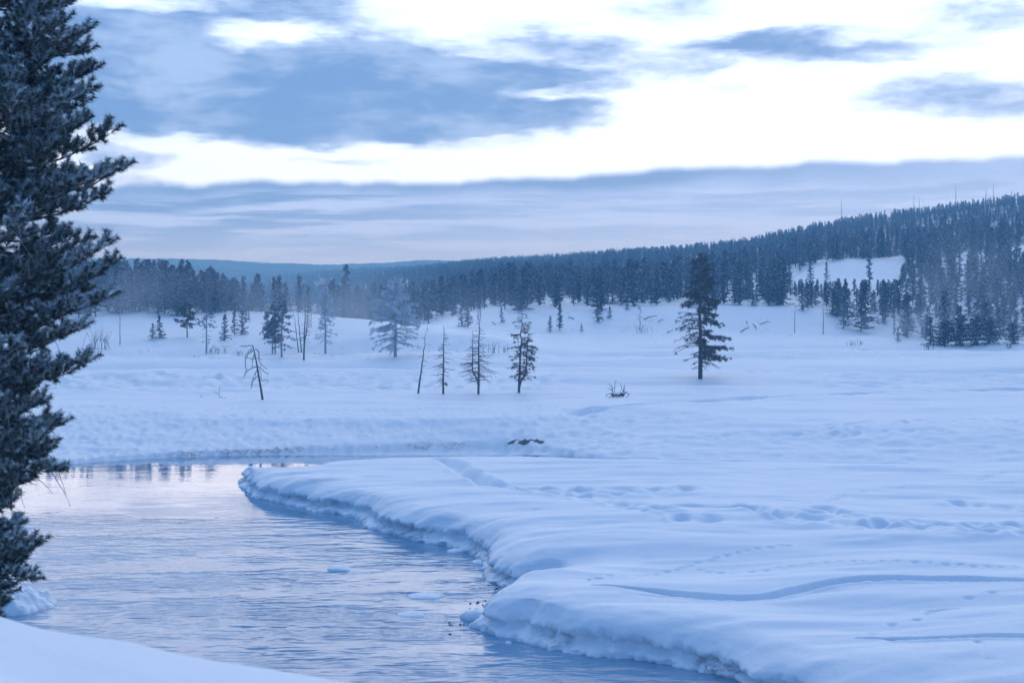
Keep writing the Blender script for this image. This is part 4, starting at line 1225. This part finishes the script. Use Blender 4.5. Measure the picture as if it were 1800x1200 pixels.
traced('dead_snag', 'crooked dead tree leaning left with drooping claw-like limbs', 'snag', 461, 702, 380, 580, 8.571, [
    ([(700, 1050), (672, 860), (640, 680), (612, 500), (590, 390), (553, 225)], .135, .05),
    ([(553, 240), (500, 232), (450, 242), (400, 246), (345, 236)], .05, r_), ([(545, 275), (490, 310), (440, 370), (410, 410)], .045, r_),
    ([(560, 305), (490, 345), (440, 430), (437, 520), (450, 600), (430, 680), (405, 715)], .055, r_), ([(575, 370), (545, 440), (535, 500), (530, 570)], .04, r_),
    ([(590, 430), (520, 430), (450, 425)], .04, r_), ([(588, 290), (630, 298), (652, 350), (650, 410), (660, 480), (700, 525), (780, 590)], .05, r_),
    ([(605, 545), (540, 575), (480, 610), (440, 670)], .05, r_), ([(630, 545), (690, 590), (740, 650), (785, 662)], .04, r_),
    ([(618, 600), (570, 690), (530, 790), (520, 880)], .05, r_), ([(632, 690), (580, 720), (535, 790), (530, 840)], .04, r_),
    ([(660, 760), (730, 757), (770, 768)], .035, r_), ([(600, 405), (640, 430), (680, 440)], .03, r_), ([(650, 590), (685, 650), (690, 730)], .03, r_)], M['twig'], seed=4, spread=1.0)
r_ = .014
rw = traced('root_wad', 'tangled dark root wad lying in the snow on the open flats', 'deadwood', 1086, 698, 1050, 660, 22.5, [
    ([(560, 760), (650, 700), (800, 715), (950, 720), (1060, 760)], .14, .11),
    ([(600, 660), (592, 480), (545, 400), (480, 365)], .05, r_), ([(595, 600), (520, 530), (430, 505)], .045, r_), ([(665, 680), (680, 450), (700, 300), (730, 200)], .03, r_),
    ([(1020, 700), (1060, 470), (1095, 380)], .06, r_), ([(1070, 680), (1110, 480)], .04, r_), ([(1010, 640), (940, 400), (930, 300)], .03, r_),
    ([(1040, 790), (1150, 620), (1240, 780), (1190, 845), (1120, 840)], .055, r_), ([(1230, 780), (1320, 720)], .03, r_), ([(640, 760), (480, 725), (330, 785)], .055, r_),
    ([(660, 780), (500, 840), (370, 885)], .05, r_), ([(700, 760), (760, 860)], .06, .03), ([(960, 700), (890, 570)], .04, r_), ([(900, 760), (850, 850)], .05, .03), ([(850, 770), (960, 790), (1050, 800)], .09, .05),
    ([(600, 820), (760, 780), (940, 800)], .10, .06)], M['twig'], seed=8, spread=.5)
g = np.random.default_rng(9); mb = MB()
th = np.arange(12) / 12 * 2 * PI
ring = np.stack([np.cos(th) * .75, np.sin(th) * .35, np.full(12, .42)], -1) + g.normal(0, .04, (12, 3)) + [-.25, 0, 0]
mb.add(np.vstack([ring, [[-.25, 0, .62]]]), None, [[q, (q + 1) % 12, 12] for q in range(12)])
obj('snow_cap', mb.mesh('snow_cap', True), M['snow_clean'], rw)
r_ = .010
traced('twig', 'forked bare twig poking out of the snow left of the leaning dead tree', 'twig', 385, 699, 380, 580, 8.571,
       [([(48, 1010), (38, 960), (52, 890), (58, 820)], .030, .010), ([(38, 955), (0, 945), (-30, 930)], .022, r_), ([(48, 1005), (100, 1020), (150, 1015)], .02, r_)], M['twig'], seed=12, spread=.1)
traced('twig', 'low bent twig in the snow at the far left of the forked one', 'twig', 355, 698, 80, 560, 4.0,
       [([(1105, 560), (1095, 545), (1085, 535)], .03, .012), ([(1098, 550), (1130, 560), (1160, 560)], .02, r_)], M['twig'], seed=13, spread=.1)

def brush(name, label, px, py, hpx, wpx, n, seed, mat='twig', z=0.0, cat='shrub', group=None):
    g = np.random.default_rng(seed); x, y, z0 = base_at(px, py, z); k = y / FPX
    root = empty(name, (x, y, z0)); tag(root, label, cat, group)
    tk, mb = MB(), MB()
    for i in range(n):
        bx = g.normal(0, wpx * k * .28); H = hpx * k * g.uniform(.5, 1.05); dx_, dy_ = g.normal(0, .6, 2) * H * .7
        P = np.array([(bx, g.normal(0, .3), -.1), (bx + dx_ * .3, dy_ * .3, H * .5), (bx + dx_, dy_, H)])
        (tk if i < 2 else mb).tube(P, [.035, .025, .012], 4)
        for q in range(5):
            c = P[1] + (P[2] - P[1]) * g.uniform(-.3, 1); d = g.normal(0, 1, 3); d[2] = abs(d[2]); d /= np.linalg.norm(d)
            mb.tube([c, c + d * H * .25], [.014, .008], 3)
    obj('stem', tk.mesh('stem'), M[mat], root); obj('twigs', mb.mesh('twigs'), M[mat], root)
    return root
brush('bare_shrub', 'grey bare willow shrub before the left grove beside the big pine', 176, 614, 38, 42, 22, 401, z=.5)
brush('bare_shrub', 'low brushy shrub around the foot of the slender left pine', 383, 621, 16, 40, 16, 402, 'dead')
brush('bare_shrub', 'small dark stump with dry stalks left of the misty clump', 421, 625, 10, 16, 8, 403)
brush('bare_shrub', 'thin bare saplings standing below the hump, left cluster', 866, 620, 20, 26, 9, 404, 'dead')
brush('bare_shrub', 'thin bare saplings below the hump, right cluster by the twin pine', 888, 619, 14, 14, 6, 405, 'dead')
brush('bare_shrub', 'dry stalks with a stump on the flats below the hillside', 1500, 607, 9, 22, 10, 406)
brush('bare_shrub', 'dark little stump on the flats right of the dry stalks', 1514, 605, 8, 8, 6, 407)
brush('bare_shrub', 'bare shrub in front of the dark thicket', 1634, 614, 14, 18, 12, 408)
brush('bare_shrub', 'frosted grass clump on the far channel edge by the right side', 1773, 612, 12, 14, 12, 409, 'dead')
brush('bare_shrub', 'small twiggy bush at the bottom of the bench slope', 1130, 585, 16, 26, 12, 410, 'dead', z=1)

def log(label, pts, r, seed, z=2.0):
    g = np.random.default_rng(seed)
    (a, b_), (c, d) = pts; x, y, z0 = base_at((a + c) / 2, max(b_, d), z); k = y / FPX
    root = empty('fallen_log', (x, y, z0)); tag(root, label, 'log', 'fallen logs on the bench slope')
    P = np.array([((a - (a + c) / 2) * k, 0, (max(b_, d) - b_) * k + r * .6), (g.normal(0, .1), .2, (max(b_, d) - (b_ + d) / 2) * k + r * .9), ((c - (a + c) / 2) * k, .5, (max(b_, d) - d) * k + r * .6)])
    mb, li = MB(), MB(); r *= .55; P[0] *= .8; P[2] *= .8; P[:, 2] -= r * .5; mb.tube(P, [r, r * .85, r * .5], 7)
    for q in range(6):
        cc = P[0] + (P[2] - P[0]) * g.uniform(.2, 1); dd = g.normal(0, 1, 3); dd[2] = abs(dd[2]); li.tube([cc, cc + dd * .35], [.03, .015], 4)
    obj('trunk', mb.mesh('trunk', True), M['twig'], root); obj('limbs', li.mesh('limbs'), M['twig'], root)
log('long dark log slanting on the bench slope right of the bare pole', ((1128, 562), (1157, 554)), .22, 501)
log('short log lying low on the bench slope left of the lone pine', ((1155, 566), (1168, 561)), .18, 502)
log('slanted log near the foot of the bench slope left of the lone pine', ((1170, 586), (1184, 581)), .18, 503)
log('crossed log leaning left on the slope right of the lone pine', ((1300, 584), (1320, 574)), .22, 504)
log('steep broken log sticking up on the slope right of the lone pine', ((1322, 568), (1331, 579)), .20, 505)
log('upright splintered log right of the lone pine', ((1311, 564), (1315, 571)), .16, 506)
log('long log lying flat farther right on the bench slope', ((1333, 570), (1358, 564)), .17, 507)
log('grey log at the far left of the bench slope', ((997, 557), (1011, 562)), .20, 508)
log('small fallen branch on the white slope below the single fir', ((864, 565), (872, 572)), .18, 509)

# ------------------------------------------------------------------ ice and snow lumps by the water
def blob(name, label, cat, px, py, wpx, hpx, dep, seed, mat, rough=.12, group=None, sink=.05, n=26, m=12):
    g_ = np.random.default_rng(seed); x, y = on_plane(px, py, WATER); k = y / FPX
    a, h = wpx * k / 2, hpx * k
    th = np.linspace(0, 2 * PI, n, endpoint=False); ph = np.linspace(0, 1, m)
    T, Pp = np.meshgrid(th, ph, indexing='ij')
    edge_ = 1 + .5 * fbm(np.cos(T) * 1.3 + seed, np.sin(T) * 1.3, 3, seed) + .22 * fbm(np.cos(T) * 4 + seed, np.sin(T) * 4, 2, seed + 2)
    rr = np.cos(Pp * PI / 2) ** .75 * edge_
    X = a * rr * np.cos(T); Y = dep * rr * np.sin(T)
    Z = h * (np.sin(Pp * PI / 2) ** .8) * (1 + rough * 2.2 * fbm(X / .8 + seed, Y / .8, 2, seed + 4) + rough * 1.6 * fbm(X / .25 + seed, Y / .25, 3, seed + 6, .6)) - sink
    V = np.stack([X, Y, Z], -1).reshape(-1, 3)
    I, J = np.meshgrid(np.arange(n), np.arange(m - 1), indexing='ij'); I2 = (I + 1) % n
    Q = np.stack([I * m + J, I2 * m + J, I2 * m + J + 1, I * m + J + 1], -1).reshape(-1, 4)
    o = obj(name, mesh_np(name, V, [Q], {'earth': np.clip(.7 - Pp.ravel() * 4, 0, .6)}, True), mat, None, (x, y, WATER))
    return tag(o, label, cat, group)
blob('ice_floe', 'small snow-capped ice patch alone in mid river', 'ice', 597, 1000, 40, 6.5, .5, 21, M['snow_clean'])
blob('ice_floe', 'flat snowy ice patch in mid river, upper of the two near the bank', 'ice', 748, 1048, 70, 6.5, .7, 22, M['snow_clean'])
blob('ice_floe', 'flat snowy ice patch in mid river, lower of the two near the bank', 'ice', 728, 1079, 56, 5.5, .5, 23, M['snow_clean'])
blob('ice_floe', 'thin ice patch in the water beside the big pine branches', 'ice', 47, 927, 34, 4, .6, 24, M['snow_clean'])
blob('ice_floe', 'tiny lump of ice beside the near snow lobe', 'ice', 894, 1130, 14, 6, .2, 25, M['snow_clean'])
blob('ice_floe', 'flat ice shelf under the bank face near the river bend', 'ice', 800, 968, 30, 5, .5, 26, M['snow_clean'])
def mound(name, label, cat, px, py, a, b_, h, seed, mat):
    x, y = on_plane(px, py, WATER); n = 90
    X, Y = np.meshgrid(np.linspace(-1.25 * a, 1.25 * a, n), np.linspace(-1.25 * b_, 1.25 * b_, n), indexing='ij')
    r2 = (X / a) ** 2 + (Y / b_) ** 2 + .35 * fbm(X / .9, Y / .9, 3, seed)
    Z = h * np.sign(1 - r2) * np.abs(1 - r2) ** .7 * np.where(X > 0, 1 - .55 * np.clip(X / a, 0, 1), 1) + sstep(1 - r2, 0, .5) * (.30 * fbm(X / .55, Y / .55, 3, seed + 1) + .16 * np.abs(fbm(X / .3, Y / .3, 3, seed + 2)))
    Z = np.maximum(Z, -.4)
    I, J = np.meshgrid(np.arange(n - 1), np.arange(n - 1), indexing='ij')
    Q = np.stack([I * n + J, (I + 1) * n + J, (I + 1) * n + J + 1, I * n + J + 1], -1).reshape(-1, 4)
    return tag(obj(name, mesh_np(name, np.stack([X, Y, Z], -1).reshape(-1, 3), [Q], {'earth': (.8 * (1 - sstep(Z, .02, .2))).ravel()}, True), mat, None, (x, y, WATER)), label, cat)
mound('snow_mound', 'lumpy icy snow mound at the water edge under the big pine', 'snow mound', 8, 1066, 2.1, 1.9, 1.0, 27, M['bank'])
blob('snow_boulder', 'snow-covered boulder in the water beside the near snow lobe', 'boulder', 838, 1086, 50, 17, .55, 28, M['bank'], .2)
blob('ice_floe', 'narrow tongue of snowy ice in the inlet between the two lobes', 'ice', 845, 988, 36, 6, .6, 29, M['snow_clean'])
o = blob('exposed_bank', 'dark undercut earth exposed at the foot of the far snow bank', 'earth bank', 924, 785, 62, 9, .6, 30, M['soil'], .35, None, .1, 40, 14)
o.location.z += .35; o.location.y -= 1.0
blob('exposed_bank', 'small dark patch of earth left of the larger one under the far bank', 'earth bank', 850, 786, 16, 4, .5, 31, M['soil'], .5)
for k, (px, py, lab) in enumerate(((838, 1062, 'pebbles at the mouth of the bright inlet'), (800, 1100, 'pebbles left of the near snow lobe'), (868, 1030, 'pebbles beside the inlet bank'))):
    g_ = np.random.default_rng(800 + k)
    for q in range(7):
        x, y = on_plane(px + g_.normal(0, 12), py + g_.normal(0, 5), WATER); s = g_.uniform(.03, .08)
        mb = MB(); n = 7; th = np.arange(n) / n * 2 * PI
        mb.add(np.vstack([np.stack([np.cos(th) * s * g_.uniform(.8, 1.3, n), np.sin(th) * s * g_.uniform(.8, 1.3, n), np.full(n, -.02)], -1), np.stack([np.cos(th) * s * .6, np.sin(th) * s * .6, np.full(n, s * .6)], -1), [[0, 0, s * .75]]]),
               [[a, (a + 1) % n, n + (a + 1) % n, n + a] for a in range(n)], [[n + a, n + (a + 1) % n, 2 * n] for a in range(n)])
        tag(obj('pebble', mb.mesh('pebble', True), M['soil'], None, (x, y, WATER)), 'one of the dark ' + lab, 'pebble', 'dark ' + lab)
# geyser steam far off on the wooded hill, and a rime-white dead clump: a small white plume
g = np.random.default_rng(950); mb = MB()
for x0, x1, y0, y1, n in ((985, 1460, 556, 594, 150), (560, 900, 600, 632, 40), (240, 600, 598, 630, 50), (1460, 1800, 600, 622, 45), (60, 900, 792, 800, 30), (1380, 1600, 470, 512, 30)):
    for q in range(n):
        if y0 == 792: px = g.uniform(x0, x1); X, Y, Z = base_at(px, np.interp(px, [0, 100, 250, 450, 700, 900], [824, 812, 802, 795, 788, 784]) - g.uniform(0, 5))
        else: X, Y, Z = base_at(g.uniform(x0, x1), g.uniform(y0, y1))
        h_ = g.uniform(.12, .5) * (.6 if y0 == 792 else 1)
        for k in range(g.integers(3, 8)):
            d = g.normal(0, .5, 3) * h_; d[2] = h_ * g.uniform(.5, 1.1); b0 = np.array([X, Y, Z - .04]) + np.append(g.normal(0, .12, 2), 0)
            s2 = np.array([.012, 0, 0]); mb.tris(np.array([[b0 - s2, b0 + s2, b0 + d]]))
tag(obj('dry_grass', mb.mesh('dry_grass'), M['twig']), 'sparse dry grass tips poking through the snow', 'grass', kind='stuff')
# ------------------------------------------------------------------ air
def volume_mat(name, dens, col, aniso=0.0, noisy=None):
    m = bpy.data.materials.new(name); m.use_nodes = True; nt = m.node_tree; nt.nodes.clear(); E.nt = nt
    v = nt.nodes.new('ShaderNodeVolumePrincipled'); v.inputs['Color'].default_value = (*col, 1); v.inputs['Anisotropy'].default_value = aniso; v.inputs['Absorption Color'].default_value = (1, 1, 1, 1)
    v.inputs['Density'].default_value = dens
    if noisy:
        sx, sc_ = noisy
        tc = nt.nodes.new('ShaderNodeTexCoord'); ob = tc.outputs['Object']
        ln = nt.nodes.new('ShaderNodeVectorMath'); ln.operation = 'LENGTH'; nt.links.new(ob, ln.inputs[0])
        fall = 1.0 - smooth(E(ln.outputs['Value']), 0.15, 1.0)
        nz = smooth(noise(geo_pos(), sc_, 3, .6), .36, .68)
        nt.links.new((fall * nz * dens).s, v.inputs['Density'])
    o = nt.nodes.new('ShaderNodeOutputMaterial'); nt.links.new(v.outputs[0], o.inputs['Volume'])
    return m
def box_mesh(name, x0, x1, y0, y1, z0, z1):
    V = [(x, y, z) for z in (z0, z1) for x, y in ((x0, y0), (x1, y0), (x1, y1), (x0, y1))]
    return mesh_np(name, V, [[(3, 2, 1, 0), (4, 5, 6, 7), (0, 1, 5, 4), (1, 2, 6, 5), (2, 3, 7, 6), (3, 0, 4, 7)]])
hz = obj('haze', box_mesh('haze', -4300, 4300, -120, 3900, -4.5, 168), volume_mat('air_haze', 0.00050, (0.27, 0.63, 1.0), 0.3))
tag(hz, 'thin blue winter haze over the valley', 'haze', kind='stuff')
def steam(label, px, py, d, rx, ry, rz, dens, sc_=.06):
    x, y, z = at_depth(px, py, d)
    me = bpy.data.meshes.new('steam'); import bmesh
    bm = bmesh.new(); bmesh.ops.create_icosphere(bm, subdivisions=3, radius=1.0); bm.to_mesh(me); bm.free()
    o = obj('steam', me, volume_mat('steam', dens, (0.86, 0.92, 1.0), 0.2, (1, sc_)), None, (float(x), float(y), float(z)))
    o.scale = (rx, ry, rz); tag(o, label, 'steam', kind='stuff')
steam('low steam around the rime-covered pine', 668, 566, 272, 36, 13, 13, .034)
steam('thin steam before the left grove', 330, 552, 285, 80, 18, 14, .018)
steam('steam drifting up in front of the right hillside', 1715, 530, 300, 24, 14, 20, .020)
steam('low steam along the foot of the right bank', 1520, 580, 290, 80, 16, 6, .022)

steam('faint steam over the far bend of the river', 700, 778, 126, 30, 9, 1.6, .030, .12)
